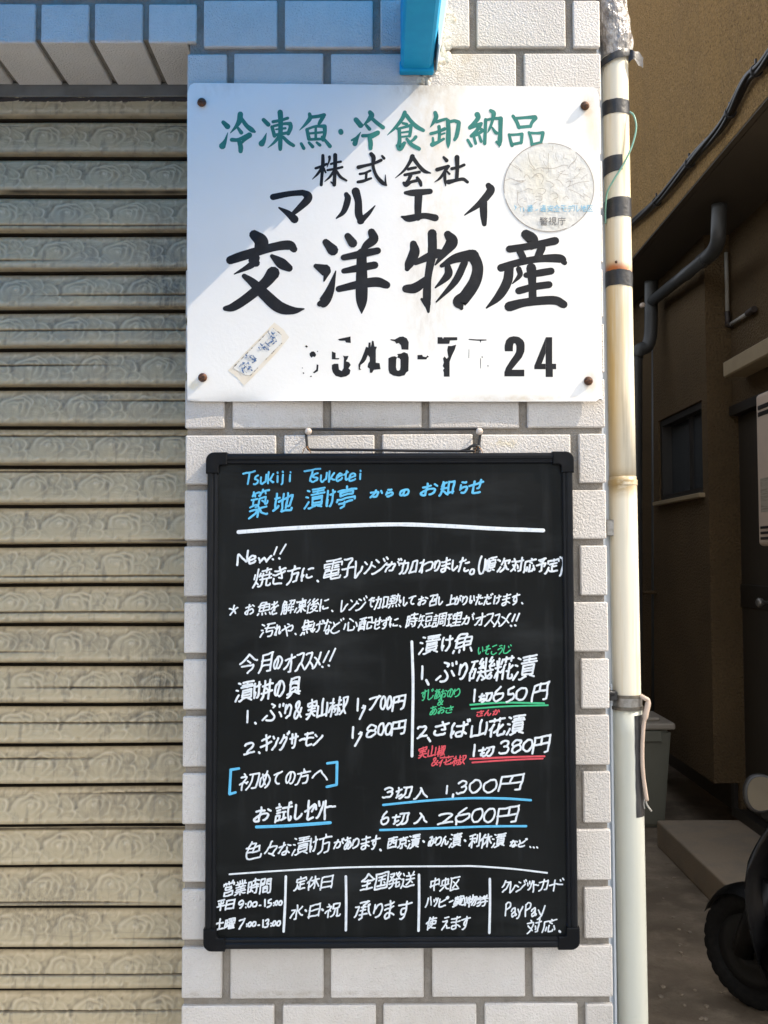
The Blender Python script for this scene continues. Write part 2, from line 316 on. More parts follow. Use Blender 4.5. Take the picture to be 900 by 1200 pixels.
# ------------------------------------------------------------------ tiled shop front
XL = (PY(219, 60).x + PY(213.5, 1170).x) / 2
XR = (PY(703.5, 60).x + PY(718.5, 1170).x) / 2
PITCH = 0.0662; JOINT = 0.0078
ROWS = {}
Z_ref = PY(225, 706.7).z                                    # top of a row
PITCH = (PY(225, 62).z - PY(225, 1178).z) / 17.0
shop = thing('shop_building', 'white tiled shop front with tiled pillar and lintel beside the roller shutter', 'building', (0, 0.3, 0))
LINT_Z = PY(120, 49.5).z                                     # underside of the lintel
REC = 0.118                                                  # shutter recess
bm = bmesh.new()
box(bm, XL + .002, XR - .003, .0055, .9, 0, 2.065)
box(bm, XL + .002, XR - .003, .0055, .9, 2.066, 3.3)
box(bm, -3.2, XL + .0015, .0055, REC + .05, LINT_Z + .006, 3.3)
finish(bm, 'mortar_bed', M['mortar'], shop)
bm = bmesh.new()
box(bm, -3.2, XR - .004, .905, 9.5, 0, 3.3)
box(bm, -3.2, XL, .40, .90, 2.6, 3.3)
finish(bm, 'rear_wall', M['render'], shop)

rng = random.Random(4)
def tile(bm, x0, x1, z0, z1, front=0.0, back=.0062, ch=.0014):
    j = lambda a: rng.uniform(-a, a)
    f = front + j(.0006); tx, tz = j(.0005), j(.0005)
    x0 += j(.0005); x1 += j(.0005); z0 += j(.0005); z1 += j(.0005)
    r = .0016
    def ring(ins, y):
        pts = []
        for (cx, cz, a0) in ((x0 + r, z0 + r, 180), (x1 - r, z0 + r, 270), (x1 - r, z1 - r, 0), (x0 + r, z1 - r, 90)):
            for k in range(3):
                a = R(a0 + 45 * k); q = r - ins * .5
                pts.append((cx + math.cos(a) * q - math.copysign(ins * .5, cx - (x0 + x1) / 2), cz + math.sin(a) * q - math.copysign(ins * .5, cz - (z0 + z1) / 2)))
        return [bm.verts.new((px, y + tx * (px - x0) / (x1 - x0) + tz * (pz - z0) / (z1 - z0), pz)) for px, pz in pts]
    a = ring(0, back); b = ring(0, f + ch); c = ring(ch, f)
    for p, q in ((a, b), (b, c)):
        for k in range(12): bm.faces.new((p[k], p[(k + 1) % 12], q[(k + 1) % 12], q[k]))
    bm.faces.new(c)
bm = bmesh.new()
TP = .1158; TJ = .0092
k0 = round((Z_ref) / PITCH)
for k in range(-26, 62):
    zt = Z_ref + k * PITCH
    if zt - PITCH < 0 or zt > 3.25: continue
    z0, z1 = zt - PITCH + JOINT, zt
    # row tops at k = 0 (short tile first), odd k long tile first
    xs = []
    if k % 2 == 0:
        xs = [(XL, XL + .0465)] + [(XL + .0557 + i * TP, XL + .0557 + i * TP + .1066) for i in range(4)]
        xs[-1] = (xs[-1][0], XR)
    else:
        xs = [(XL + i * TP, XL + i * TP + .1066) for i in range(4)] + [(XL + 4 * TP, XR)]
        if zt > LINT_Z: xs[0] = (PY(238.7, 30).x, xs[0][1])
    for a, b in xs: tile(bm, a, b, z0, z1)
# wall above the lintel, left of the pillar
LX = [PY(v, 30).x for v in (47.7, 102.6, 110, 164, 174, 229.8)]
lw = (LX[5] - LX[4]); lp = (LX[4] - LX[0]) / 2
for k in range(1, 60):
    z0 = LINT_Z + .0555 + (k - 1) * PITCH; z1 = z0 + PITCH - JOINT
    if z1 > 3.25: break
    for i in range(28):
        x1 = LX[5] - i * TP - (TP / 2 if k % 2 else 0); x0 = x1 - TP + TJ
        if x0 < -3.1: break
        tile(bm, x0, min(x1, PY(229.8, 30).x), z0, z1)
finish(bm, 'pillar_tiles', M['tile'], shop)
# lintel course: L-shaped tiles with a face and a deep underside
bm = bmesh.new()
for i in range(46):
    x1 = LX[5] - i * lp; x0 = x1 - lw
    if x0 < -3.1: break
    xe = min(x1, XL - .0005) if i == 0 else x1
    tile(bm, x0, x1, LINT_Z + .0008, LINT_Z + .0475, 0.0, .0062)
    b = bmesh.new()
    d0 = rng.uniform(-.0006, .0006)
    box(b, x0, xe, .0005, REC - .012, LINT_Z + d0, LINT_Z + .0065)
    bmesh.ops.bevel(b, geom=b.edges[:], offset=.0012, segments=1, affect='EDGES'); merge(bm, b)
finish(bm, 'lintel_tiles', M['tile'], shop)
# light metal strip closing the corner behind the down pipe
bm = bmesh.new(); box(bm, XR + .0025, XR + .026, .034, .052, 0, 3.3); box(bm, XR + .008, XR + .0105, .027, .034, 0, 1.35)
box(bm, XR - .0005, XR + .0024, .020, .050, 0, 3.3)
finish(bm, 'corner_trim', M['trim'], shop)
bm = bmesh.new(); box(bm, XR + .0045, PY(722, 640, .03).x, .021, .0335, PY(710, 628, .02).z, PY(710, 609, .02).z, .001)
finish(bm, 'pipe_bracket', M['steel'], shop, 'rusty strap at the edge of the pillar')

# ------------------------------------------------------------------ roller shutter with embossed roses
sh = thing('roller_shutter', 'closed beige roller shutter embossed with roses, grimy at its right side', 'shutter', (-1.2, REC, 0))
SP = (PY(100, 139.6, REC).z - PY(100, 1155, REC).z) / 22.0
S0 = PY(100, 139.6, REC).z
xs = np.concatenate([np.arange(-3.1, -0.56, .03), np.arange(-0.56, XL + .012, .00105)])
NV = 42
PETALS = [(56, 46, 8, 5, .3, .7), (38, 46, 11, 6, .1, .7), (8, 45, 10, 6, .5, .7), (72, 42, 12, 8, .4, .8), (57, 5, 10, 6, 0, .8), (33, 5, 13, 7, .4, .8), (3, 10, 12, 9, -.3, .85), (68, 10, 14, 9, .3, .9), (66, 27, 13, 9, -.7, .9), (50, 16, 14, 11, .2, .95), (49, 35, 12, 10, -.4, .95),
          (22, 25, 22, 18, .3, 1.0), (24, 22, 18.5, 15, .25, 1.1), (19, 27, 16, 13.5, .35, 1.2), (22, 24, 12.5, 10.5, .1, 1.3), (18.5, 26.5, 9.3, 7.8, .4, 1.4), (20.5, 25, 6.2, 5.2, .2, 1.5), (19.5, 26, 3.2, 2.6, 0, 1.6)]
def rose_height(u, v):
    """relief of one pattern repeat: petals and leaves laid over each other, each with a raised rim; u along the slat, v up the slat (mm)"""
    P = 83.0
    u = u + 1.6 * np.sin(v * .21 + u * .045) + .9 * np.sin(u * .23 + 1.0); v = v + 1.3 * np.sin(u * .17 + v * .1) + .6 * np.sin(u * .41)
    u = np.mod(u, P); h = np.full_like(u, .34) + .06 * np.sin(u * .6) * np.sin(v * .5)
    for (cx, cy, rx, ry, rot, ht) in PETALS:
        for s in (-P, 0, P):
            dx, dy = u - cx - s, v - cy
            a, b = dx * math.cos(rot) + dy * math.sin(rot), -dx * math.sin(rot) + dy * math.cos(rot)
            d = np.sqrt((a / rx) ** 2 + (b / ry) ** 2); rm = min(rx, ry)
            ins = np.clip((1.0 - d) * rm / .9 + .5, 0, 1)
            hh = ht * (.50 + .28 * np.clip(1 - d, 0, 1)) + .42 * np.exp(-(((1.0 - d) * rm - 1.1) / 1.0) ** 2) * (.55 + .45 * np.sin(np.arctan2(b, a) * 1.0 + .8))
            if rm > 7 and ht < 1.0: hh = hh + .10 * np.cos(b * 1.5 + a * .5) * np.clip(1 - d, 0, 1)   # leaf veins
            h = h * (1 - ins) + hh * ins
    return h
verts = []; Zs = []
rs = np.random.RandomState(3)
nx = len(xs); allv = []; allh = []; rowcount = 0
NS = 46
for s in range(-4, NS):
    zb = S0 - s * SP                      # bottom edge of this slat
    if zb < -.02: break
    off = 31.0 * s + (7 if s % 2 else -9) + rs.uniform(-6, 6)
    # a crease that drifts through the slats
    cr = None
    ph = (s - 2) * 0.115
    cz = (ph % 1.0) if s < 14 else ((s - 12) * .135) % 1.0
    tt = np.linspace(0, 1, NV)
    edge = np.clip(tt / .10, 0, 1) * np.clip((1 - tt) / .10, 0, 1)
    H = np.stack([rose_height(xs * 1000 + off, np.full(nx, t * 50.0)) for t in tt]) * edge[:, None]
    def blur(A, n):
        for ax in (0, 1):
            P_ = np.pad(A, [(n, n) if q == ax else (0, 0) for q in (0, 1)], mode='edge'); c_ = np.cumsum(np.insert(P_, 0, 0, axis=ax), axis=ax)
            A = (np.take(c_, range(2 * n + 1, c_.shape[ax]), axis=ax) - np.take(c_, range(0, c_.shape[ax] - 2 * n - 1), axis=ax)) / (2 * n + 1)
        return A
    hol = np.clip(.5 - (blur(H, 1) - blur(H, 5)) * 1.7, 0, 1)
    for r in range(NV + 4):
        if r < NV:
            t = r / (NV - 1)              # 0 bottom lip, 1 top
            z = zb + .0016 + t * (SP - .0068)
            prof = .0115 * (1 - t) ** 1.2 + .0016 * math.sin(math.pi * t)
            rel = H[r] * .0022
            dz = (t - cz) * SP
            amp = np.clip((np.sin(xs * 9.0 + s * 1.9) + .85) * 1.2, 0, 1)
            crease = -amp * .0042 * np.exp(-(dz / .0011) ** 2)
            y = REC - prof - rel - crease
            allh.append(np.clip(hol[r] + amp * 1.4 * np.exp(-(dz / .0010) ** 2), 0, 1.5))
        else:                             # the joint behind the lip of the slat above
            q = r - NV
            z = zb + SP - (.0046, .0026, .0004, .0008)[q]
            y = np.full(nx, REC + (.008, .013, .012, -.002)[q])
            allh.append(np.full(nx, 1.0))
        wav = .0004 * np.sin(xs * 14 + s)
        allv.append(np.stack([xs, y, np.full(nx, z) + wav], 1)); rowcount += 1
# rows were appended per slat bottom->top, slats top->down: rebuild order bottom slat first
per = NV + 4; nsl = rowcount // per
order = []; oh = []
for s in range(nsl - 1, -1, -1): order += allv[s * per:(s + 1) * per]; oh += allh[s * per:(s + 1) * per]
V = np.concatenate(order).astype(np.float32); nr = rowcount
idx = np.arange(nr * nx).reshape(nr, nx)
q = np.stack([idx[:-1, :-1], idx[:-1, 1:], idx[1:, 1:], idx[1:, :-1]], -1).reshape(-1, 4)
me = bpy.data.meshes.new('slat_curtain'); me.vertices.add(len(V)); me.vertices.foreach_set('co', (V - np.array([-1.2, REC, 0], np.float32)).ravel())
me.loops.add(q.size); me.loops.foreach_set('vertex_index', q.ravel().astype(np.int32)); me.polygons.add(len(q))
me.polygons.foreach_set('loop_start', np.arange(0, q.size, 4, dtype=np.int32)); me.polygons.foreach_set('loop_total', np.full(len(q), 4, np.int32))
me.polygons.foreach_set('use_smooth', np.ones(len(q), bool)); 
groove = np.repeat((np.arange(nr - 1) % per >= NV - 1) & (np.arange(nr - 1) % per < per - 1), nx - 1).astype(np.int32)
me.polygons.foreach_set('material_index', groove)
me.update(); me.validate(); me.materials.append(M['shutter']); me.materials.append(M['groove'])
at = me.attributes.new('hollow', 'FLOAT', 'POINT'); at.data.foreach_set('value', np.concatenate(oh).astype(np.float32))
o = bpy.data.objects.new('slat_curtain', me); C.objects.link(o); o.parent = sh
bm = bmesh.new()
zt = PY(100, 106.5, REC - .01).z
box(bm, -3.1, XL + .01, REC - .011, REC + .03, PY(100, 112.5, REC - .012).z, LINT_Z + .004, .001)
finish(bm, 'head_strip', M['grey_steel'], sh)
bm = bmesh.new(); box(bm, -3.1, XL + .01, REC - .0095, REC + .03, PY(100, 118.5, REC - .012).z, PY(100, 112.8, REC - .012).z, .001)
finish(bm, 'slot_edge', M['dark_steel'], sh)
bm = bmesh.new(); box(bm, -3.1, XL + .012, REC + .016, REC + .03, .0, LINT_Z + .2)
finish(bm, 'backing', M['dark_steel'], sh)

# ------------------------------------------------------------------ awning over the shutter, its arm above the sign
aw = thing('awning', 'blue awning arm jutting out of the tiles above the white sign', 'awning', (PY(490, 80).x, 0, PY(490, 87).z))
za = PY(490, 86).z; ax0 = PY(469.5, 82).x; ax1 = PY(506, 82).x; ax2 = PY(522, 20).x
OUT = .75; AH = .085
def arm_profile(y, taper=1.0):
    return [(ax0 + .003, y, za), (ax1 - .004, y, za), (ax1, y, za + .004), (ax1 + .004, y, za + .020), (ax1 + .004, y, za + AH), (ax0, y, za + AH), (ax0, y, za + .004)]
bm = bmesh.new()
rings = [[bm.verts.new(p) for p in arm_profile(y)] for y in (-.0005, -.006, -OUT)]
for v in rings[1]: pass
for a, b in zip(rings[:-1], rings[1:]):
    for k in range(7): bm.faces.new((a[k], a[(k + 1) % 7], b[(k + 1) % 7], b[k]))
bm.faces.new(rings[0][::-1]); bm.faces.new(rings[-1])
finish(bm, 'arm', M['awning_blue'], aw)
bm = bmesh.new(); box(bm, ax0 - .0015, ax1 + .002, -.0125, -.0010, za - .0035, za + .010, .002, 2); finish(bm, 'end_cap', M['awning_blue'], aw)
bm = bmesh.new()   # added side flange, sunlit glare put into its pale colour, splayed outwards at the top
f = [(ax1 + .0045, za + .004), (ax1 + .006, za + .002), (ax1 + .019, za + AH), (ax1 + .0045, za + AH)]
ra = [bm.verts.new((x, -.0008, z)) for x, z in f]; rb = [bm.verts.new((x, -.06, z)) for x, z in f]
for k in range(4): bm.faces.new((ra[k], ra[(k + 1) % 4], rb[(k + 1) % 4], rb[k]))
bm.faces.new(ra[::-1]); bm.faces.new(rb); finish(bm, 'side_flange', M['awning_pale'], aw)
# side cheek and cloth
bm = bmesh.new(); ztop = za + 1.05
xc = ax0 + .012
def sheet(pts, th, d):
    a = [bm.verts.new(p) for p in pts]; b = [bm.verts.new(Vector(p) + Vector(d) * th) for p in pts]
    n = len(a); bm.faces.new(a); bm.faces.new(b[::-1])
    for k in range(n): bm.faces.new((a[k], b[k], b[(k + 1) % n], a[(k + 1) % n]))
sheet([(xc, -.003, za + AH + .002), (xc, -OUT, za + AH + .002), (xc, -OUT, za + AH + .25), (xc, -.003, ztop)], .002, (1, 0, 0))
finish(bm, 'side_cheek', M['fabric'], aw)
bm = bmesh.new()
sheet([(-3.1, -.003, ztop + .003), (xc + .002, -.003, ztop + .003), (xc + .002, -OUT - .002, za + AH + .253), (-3.1, -OUT - .002, za + AH + .253)], .002, (0, 0, 1))
finish(bm, 'cloth', M['fabric'], aw)
bm = bmesh.new(); sheet([(-3.1, -OUT - .003, za + AH + .25), (xc + .002, -OUT - .003, za + AH + .25), (xc + .002, -OUT - .003, za - .19), (-3.1, -OUT - .003, za - .19)], .002, (0, -1, 0))  # unseen; hung low to keep sky light off the upper front
finish(bm, 'valance', M['fabric'], aw)
# crumbling sealant where the arm meets the tiles
bm = bmesh.new()
pts = [(518, -4), (524, 20), (522, 45), (516, 66), (508, 80), (494, 90)]
for i, (a, b) in enumerate(pts):
    for q in range(5):
        c = PY(a + rng.uniform(-4, 9), b + rng.uniform(-7, 7))
        bmesh.ops.create_icosphere(bm, subdivisions=2, radius=1, matrix=Matrix.Translation((c.x, .0012, c.z)) @ Matrix.Diagonal((rng.uniform(.003, .008), .0022, rng.uniform(.004, .010), 1)))
finish_raw(bm, 'sealant', M['sealant'], aw, smooth=True)

# ------------------------------------------------------------------ unseen building opposite, added to shade the lower half of the front
def sun_blocker(name, label, x0, x1, y0, y1, h):
    t = thing(name, label, 'building', ((x0 + x1) / 2, (y0 + y1) / 2, 0))
    bm = bmesh.new(); box(bm, x0, x1, y0, y1, 0, h); finish(bm, 'wall', M['blocker'], t)
    for k in range(int(h // 3.3)):
        bm = bmesh.new(); box(bm, x0 + .6, x1 - .6, y1 + .003, y1 + .06, k * 3.3 + 1.0, k * 3.3 + 2.5); finish(bm, 'window_band', M['blocker_glass'], t)
SHZ = PY(450, 770).z
d = 26.0
sun_blocker('sun_blocker_building', 'unseen building across the street, added to block the sun', d - 9, d + 9, -d * .27 - 12, -d * .27, SHZ + d)

# ------------------------------------------------------------------ lettering helpers
ink_rng = random.Random(11)
def crom(pts, k):
    if len(pts) < 3: return [tuple(p) for p in pts] if len(pts) < 2 else [tuple(pts[0][i] + (pts[1][i] - pts[0][i]) * t / k for i in range(len(pts[0]))) for t in range(k + 1)]
    P = [tuple(2 * a - b for a, b in zip(pts[0], pts[1]))] + list(pts) + [tuple(2 * a - b for a, b in zip(pts[-1], pts[-2]))]
    out = []
    for i in range(1, len(P) - 2):
        for j in range(k):
            t = j / k
            out.append(tuple(.5 * (2 * b + (c - a) * t + (2 * a - 5 * b + 4 * c - d) * t * t + (3 * b - a - 3 * c + d) * t ** 3) for a, b, c, d in zip(*P[i - 1:i + 3])))
    out.append(tuple(P[-2])); return out
def ribbon(bm, pts, y, dome=0.0, cap=5):
    """a stroke of paint: pts = (x, z, width) in metres on the plane y, with round ends"""
    n = len(pts)
    if n == 1: pts = [pts[0], (pts[0][0] + 1e-5, pts[0][1], pts[0][2])]; n = 2
    L = []; Rr = []; Md = []
    for i, (x, z, w) in enumerate(pts):
        a, b = pts[max(0, i - 1)], pts[min(n - 1, i + 1)]
        dx, dz = b[0] - a[0], b[1] - a[1]; l = math.hypot(dx, dz) or 1e-9
        nx_, nz_ = -dz / l, dx / l
        L.append((x + nx_ * w / 2, z + nz_ * w / 2)); Rr.append((x - nx_ * w / 2, z - nz_ * w / 2)); Md.append((x, z))
    def capring(i, s):
        x, z, w = pts[i]; a, b = (pts[i], pts[i + s]) if 0 <= i + s < n else (pts[i - s], pts[i])
        ang = math.atan2(a[1] - b[1], a[0] - b[0]); r = w / 2
        return [(x + math.cos(ang + t) * r, z + math.sin(ang + t) * r) for t in (math.pi * (k / cap - .5) for k in range(1, cap))]
    v = lambda p, d=0.0: bm.verts.new((p[0], y - d, p[1]))
    lv = [v(p) for p in L]; rv = [v(p) for p in Rr]; mv = [v(p, dome) for p in Md]
    for i in range(n - 1):
        for tri in ((lv[i], lv[i + 1], mv[i + 1], mv[i]), (mv[i], mv[i + 1], rv[i + 1], rv[i])):
            try: bm.faces.new(tri)
            except ValueError: pass
    c0 = [v(p) for p in capring(0, 1)]; c1 = [v(p) for p in capring(n - 1, -1)]
    # start cap runs from the right side over the tip to the left side or the reverse: sort by nearest
    def fan(m, s, ring, e):
        if (Vector(ring[0].co) - Vector(s.co)).length > (Vector(ring[-1].co) - Vector(s.co)).length: ring = ring[::-1]
        seq = [s] + ring + [e]
        for p, q in zip(seq[:-1], seq[1:]): bm.faces.new((m, p, q))
    fan(mv[0], lv[0], c0, rv[0]); fan(mv[-1], lv[-1], c1, rv[-1])
def face_front(bm):
    for f in bm.faces:
        f.normal_update()
        if f.normal.y > 0: f.normal_flip()
def brush(strokes, origin, scale, plane, layer=0.00004):
    """brush strokes traced as (x, y, width) from an enlargement of the sign"""
    bm = bmesh.new(); i = 0
    for st in strokes:
        p = []
        for (x, y, w_) in crom(st, 7):
            q = PY(origin[0] + x / scale, origin[1] + y / scale, plane)
            wob = 1 + .03 * noise.noise(Vector((x * .05, y * .05, 3)))
            p.append((q.x, q.z, max(.0003, w_ / scale * .00098 * wob)))
        ribbon(bm, p, plane - layer - .00002 * (i % 14)); i += 1
    face_front(bm); return bm
def add_mesh(bm, b2): merge(bm, b2)

# ------------------------------------------------------------------ the enamel sign
SY = -0.0072                                                  # its face
s00, s10, s11, s01 = PY(219.5, 470, SY), PY(706, 470.5, SY), PY(702.5, 102, SY), PY(219.5, 97, SY)
sign = thing('shop_sign', 'large white enamel shop sign with brush lettering screwed to the tiled pillar', 'sign', ((s00.x + s10.x) / 2, 0, s00.z))
bm = bmesh.new()
NXs, NZs = 60, 44
def sign_pt(u, v):
    rx = .0045
    a = s00.lerp(s10, u); b = s01.lerp(s11, u); p = a.lerp(b, v)
    return p
def sign_warp(u, v):
    e = math.exp(-v / .018)
    return e * (.0012 * math.sin(u * 9 + 1.0) + .0020 * math.exp(-((u - .12) / .06) ** 2) - .0026 * math.exp(-((u - .32) / .15) ** 2) - .002 * u ** 8)
front = {}; back = {}; ef = {}
for j in range(NZs + 1):
    for i in range(NXs + 1):
        u, v = i / NXs, (j / NZs) ** 1.5
        p = sign_pt(u, v)
        # rounded corners: pull the outermost ring in at the corners
        cu, cv = min(i, NXs - i), min(j, NZs - j)
        if cu + cv < 1: p = p.lerp(sign_pt(min(max(u, 1.2 / NXs * .3), 1 - .36 / NXs), min(max(v, .36 / NZs), 1 - .36 / NZs)), 1)
        y = SY + sign_warp(u, v)
        front[i, j] = bm.verts.new((p.x, y, p.z)); back[i, j] = bm.verts.new((p.x, y + .0016, p.z)); ef[i, j] = bm.verts.new((p.x, y, p.z)) if i in (0, NXs) or j in (0, NZs) else None
for j in range(NZs):
    for i in range(NXs):
        bm.faces.new((front[i, j], front[i + 1, j], front[i + 1, j + 1], front[i, j + 1])).smooth = True
        bm.faces.new((back[i, j], back[i, j + 1], back[i + 1, j + 1], back[i + 1, j]))
for i in range(NXs):
    for j, d in ((0, 1), (NZs, -1)): bm.faces.new((ef[i, j], back[i, j], back[i + 1, j], ef[i + 1, j]))
for j in range(NZs):
    for i in (0, NXs): bm.faces.new((ef[i, j], ef[i, j + 1], back[i, j + 1], back[i, j]))
finish(bm, 'panel', M['sign'], sign)
for i, (px, py) in enumerate(((236, 119), (686, 123), (237, 442), (690, 446))):
    c = PY(px, py, SY - .004); bm = bmesh.new()
    lathe(bm, [(.0012, -.0010), (.0036, -.0006), (.0050, .0008), (.0054, .0022), (.0050, .0032), (.0026, .0044), (.0026, .009)], (c.x, c.y, c.z), 'y', 14)
    box(bm, c.x - .0034, c.x + .0034, c.y - .0016, c.y - .0008, c.z - .0005, c.z + .0005)
    finish(bm, 'screw', M['screw'], sign)
LY = SY - .00005                                               # paint lies on the face
FISH1 = [  # frozen fish, left part of the green line
 [(105,165,45),(150,210,62)], [(152,275,8),(125,360,38),(95,415,75)], [(285,80,62),(275,150,60),(240,210,40),(180,278,10)], [(300,130,40),(350,200,48),(405,245,55),(435,265,30)],
 [(260,225,30),(295,275,45)], [(195,350,45),(260,350,42),(340,315,45),(380,300,62)], [(385,305,50),(330,350,35),(300,380,30)], [(270,360,45),(288,420,55),(288,470,50)],
 [(530,140,45),(580,190,50)], [(560,280,8),(535,350,45),(510,390,70)], [(705,60,60),(710,140,55),(708,300,50),(706,400,48),(706,450,40)], [(630,160,36),(710,145,34),(785,122,34)],
 [(620,215,40),(645,310,42)], [(640,205,30),(740,182,32),(800,180,40)], [(810,180,46),(815,220,48),(790,285,42)], [(660,240,20),(760,228,28)], [(650,300,34),(790,275,36)],
 [(690,320,40),(640,380,30),(575,435,8)], [(735,320,35),(790,375,42),(845,410,40)]]
FISH2 = [[(145,70,35),(150,110,45),(110,165,32),(50,225,8)], [(170,100,36),(230,92,36),(285,80,40)], [(280,90,40),(250,140,38),(235,165,30)], [(120,220,35),(140,310,40)],
 [(125,215,26),(200,190,28),(285,188,40)], [(290,190,45),(292,250,38),(275,320,36)], [(205,190,26),(205,310,28)], [(140,258,24),(280,245,26)], [(140,315,28),(275,310,30)],
 [(65,355,30),(90,400,36)], [(140,345,28),(175,385,36)], [(215,345,26),(245,370,32)], [(265,290,26),(300,330,32),(340,380,42)], [(444,236,50),(447,248,50)],
 [(590,125,50),(635,180,55)], [(635,245,8),(595,310,42),(580,355,52)], [(550,322,22),(590,300,24)], [(725,55,45),(740,85,55),(710,130,40),(660,180,10)], [(740,110,36),(790,155,40),(850,200,42)],
 [(690,180,30),(720,215,38)], [(655,280,36),(720,275,34),(800,248,44)], [(800,255,42),(750,290,30),(730,300,28)], [(715,285,36),(730,340,48),(730,400,42)]]
FOOD = [[(220,60,45),(190,130,45),(120,220,35),(35,300,8)], [(235,90,45),(290,160,45),(350,215,50),(415,250,40)], [(200,175,30),(240,185,35)], [(140,235,28),(220,215,30),(290,195,36)],
 [(285,200,40),(280,260,36),(270,310,36)], [(160,240,40),(165,340,42),(160,400,50)], [(170,275,20),(270,262,24)], [(170,320,22),(270,310,24)], [(140,410,36),(170,440,60),(215,385,40)],
 [(240,340,30),(290,400,45),(370,445,45)], [(335,320,40),(310,350,32),(270,375,25)],
 [(540,65,45),(550,110,50),(520,170,36),(490,215,10)], [(555,160,36),(620,140,34),(660,130,30)], [(495,285,36),(570,265,34),(640,235,40)], [(580,210,40),(585,290,36),(580,360,36)],
 [(510,400,55),(570,375,36),(630,340,30)], [(515,330,26),(520,390,36)], [(585,300,24),(640,280,22)], [(675,150,48),(680,250,50),(678,350,55),(678,400,40),(676,440,8)],
 [(680,165,36),(740,150,38),(785,165,48)], [(790,170,46),(780,240,48),(765,310,46),(745,350,34)]]
GOODS = [[(165,80,60),(175,110,50),(140,160,45),(90,210,40)], [(90,215,36),(150,190,40),(205,170,36)], [(200,180,40),(160,240,40),(105,295,36)], [(110,295,36),(170,275,36),(220,240,36)], [(160,200,30),(230,240,30)],
 [(70,335,30),(105,395,36)], [(130,300,30),(150,370,32)], [(185,290,30),(205,350,32)], [(250,130,36),(245,250,36),(240,370,38)], [(250,135,30),(330,120,30),(395,118,40)], [(400,120,50),(398,250,44),(392,350,50),(385,410,8)],
 [(360,355,30),(390,380,40)], [(300,40,36),(330,70,50),(315,150,32),(290,220,26),(270,260,10)], [(315,210,20),(350,260,36),(380,270,25)],
 [(525,95,36),(560,150,40),(585,210,40)], [(550,118,34),(650,110,34),(745,105,46)], [(750,115,46),(715,160,36),(700,200,34)], [(580,208,36),(700,197,34)],
 [(485,280,30),(500,340,34),(515,390,38)], [(490,284,30),(560,280,28),(615,275,36)], [(615,280,36),(610,340,34),(605,365,32)], [(515,380,32),(610,360,30)],
 [(685,258,30),(705,320,32),(715,385,34)], [(690,264,30),(760,266,28),(825,262,38)], [(825,268,38),(815,320,34),(805,360,30)], [(715,380,30),(810,357,26)]]
STOCK = [[(90,200,30),(150,180,32),(205,155,30)], [(165,65,36),(165,160,42),(155,280,34),(148,375,36)], [(150,200,30),(110,260,28),(55,315,8)], [(175,200,24),(195,245,20)], [(235,80,34),(235,110,26),(210,185,10)],
 [(250,155,26),(300,140,26),(355,130,28)], [(215,220,28),(300,205,28),(370,188,28)], [(295,60,46),(295,160,44),(290,280,40),(285,375,42)], [(250,345,15),(285,370,30)], [(280,230,28),(240,290,28),(185,340,10)], [(310,230,28),(350,290,34),(415,330,22)],
 [(540,190,45),(620,170,34),(700,150,32),(780,115,36)], [(675,50,46),(700,90,50),(695,180,36),(730,280,38),(790,350,46),(835,380,20)], [(825,270,8),(825,330,20),(830,375,24)], [(790,70,26),(810,95,34)],
 [(555,260,28),(610,250,28),(665,225,28)], [(625,250,30),(620,310,28)], [(535,345,34),(590,335,36),(675,305,24)]]
COMPANY = [[(255,75,55),(230,130,40),(170,220,30),(75,302,8)], [(265,95,45),(320,170,42),(380,230,44),(445,250,16)], [(210,210,34),(250,200,34),(290,192,30)], [(175,270,34),(250,255,34),(330,240,34)],
 [(235,275,45),(215,320,36),(190,350,30)], [(165,355,36),(190,375,50),(240,345,34),(300,330,36)], [(305,300,34),(335,345,42),(345,380,34)], [(585,85,30),(615,118,44)], [(515,215,45),(580,195,40),(635,180,38)],
 [(630,180,40),(580,260,34),(540,310,26),(490,345,8)], [(595,240,34),(598,320,34),(605,385,14)], [(615,230,24),(645,260,26)], [(670,205,36),(740,190,32),(800,165,34)], [(725,85,56),(728,200,44),(722,310,42)], [(635,345,55),(720,325,38),(790,315,40),(835,345,36)]]
MARU = [[(300,68,34),(380,52,30),(450,46,32)], [(455,48,34),(475,62,44),(470,85,42),(430,125,32),(402,150,22)], [(330,122,10),(375,150,32),(408,180,42)], [(668,55,26),(675,80,34),(655,140,28),(618,175,8)], [(715,40,44),(728,90,38),(730,150,40),(742,188,36)], [(738,190,34),(780,150,22),(812,112,6)]]
EI = [[(62,45,18),(100,45,34),(180,38,28)], [(125,50,40),(122,120,36),(122,165,30)], [(45,160,12),(80,168,36),(150,155,30),(205,165,36)], [(460,10,30),(470,35,40),(420,95,32),(345,152,6)], [(435,90,40),(437,150,36),(440,195,24)]]
TRADE = [[(205,258,52),(240,290,72),(238,325,66)], [(85,385,45),(160,360,50),(300,320,45),(380,310,50),(405,330,36)], [(215,375,40),(190,410,36),(105,455,6)], [(200,385,50),(215,400,40)], [(295,365,22),(340,400,56),(380,425,40)],
 [(300,450,70),(260,500,55),(170,575,50),(100,620,44),(60,628,26)], [(155,465,26),(200,500,45),(260,560,60),(330,620,62),(400,638,40),(455,630,8)],
 [(565,295,36),(600,335,58)], [(515,415,26),(560,435,62)], [(572,440,40),(556,490,8)], [(615,440,6),(585,540,45),(555,595,55),(535,605,30)], [(675,265,36),(700,300,48)], [(795,245,40),(805,280,50),(770,310,40),(740,340,12)],
 [(655,372,32),(740,355,40),(825,338,36)], [(655,440,28),(730,425,40),(810,410,40)], [(630,530,34),(740,505,45),(820,495,52),(870,510,40)], [(745,350,50),(745,450,58),(745,560,62),(745,610,45),(745,652,6)]]
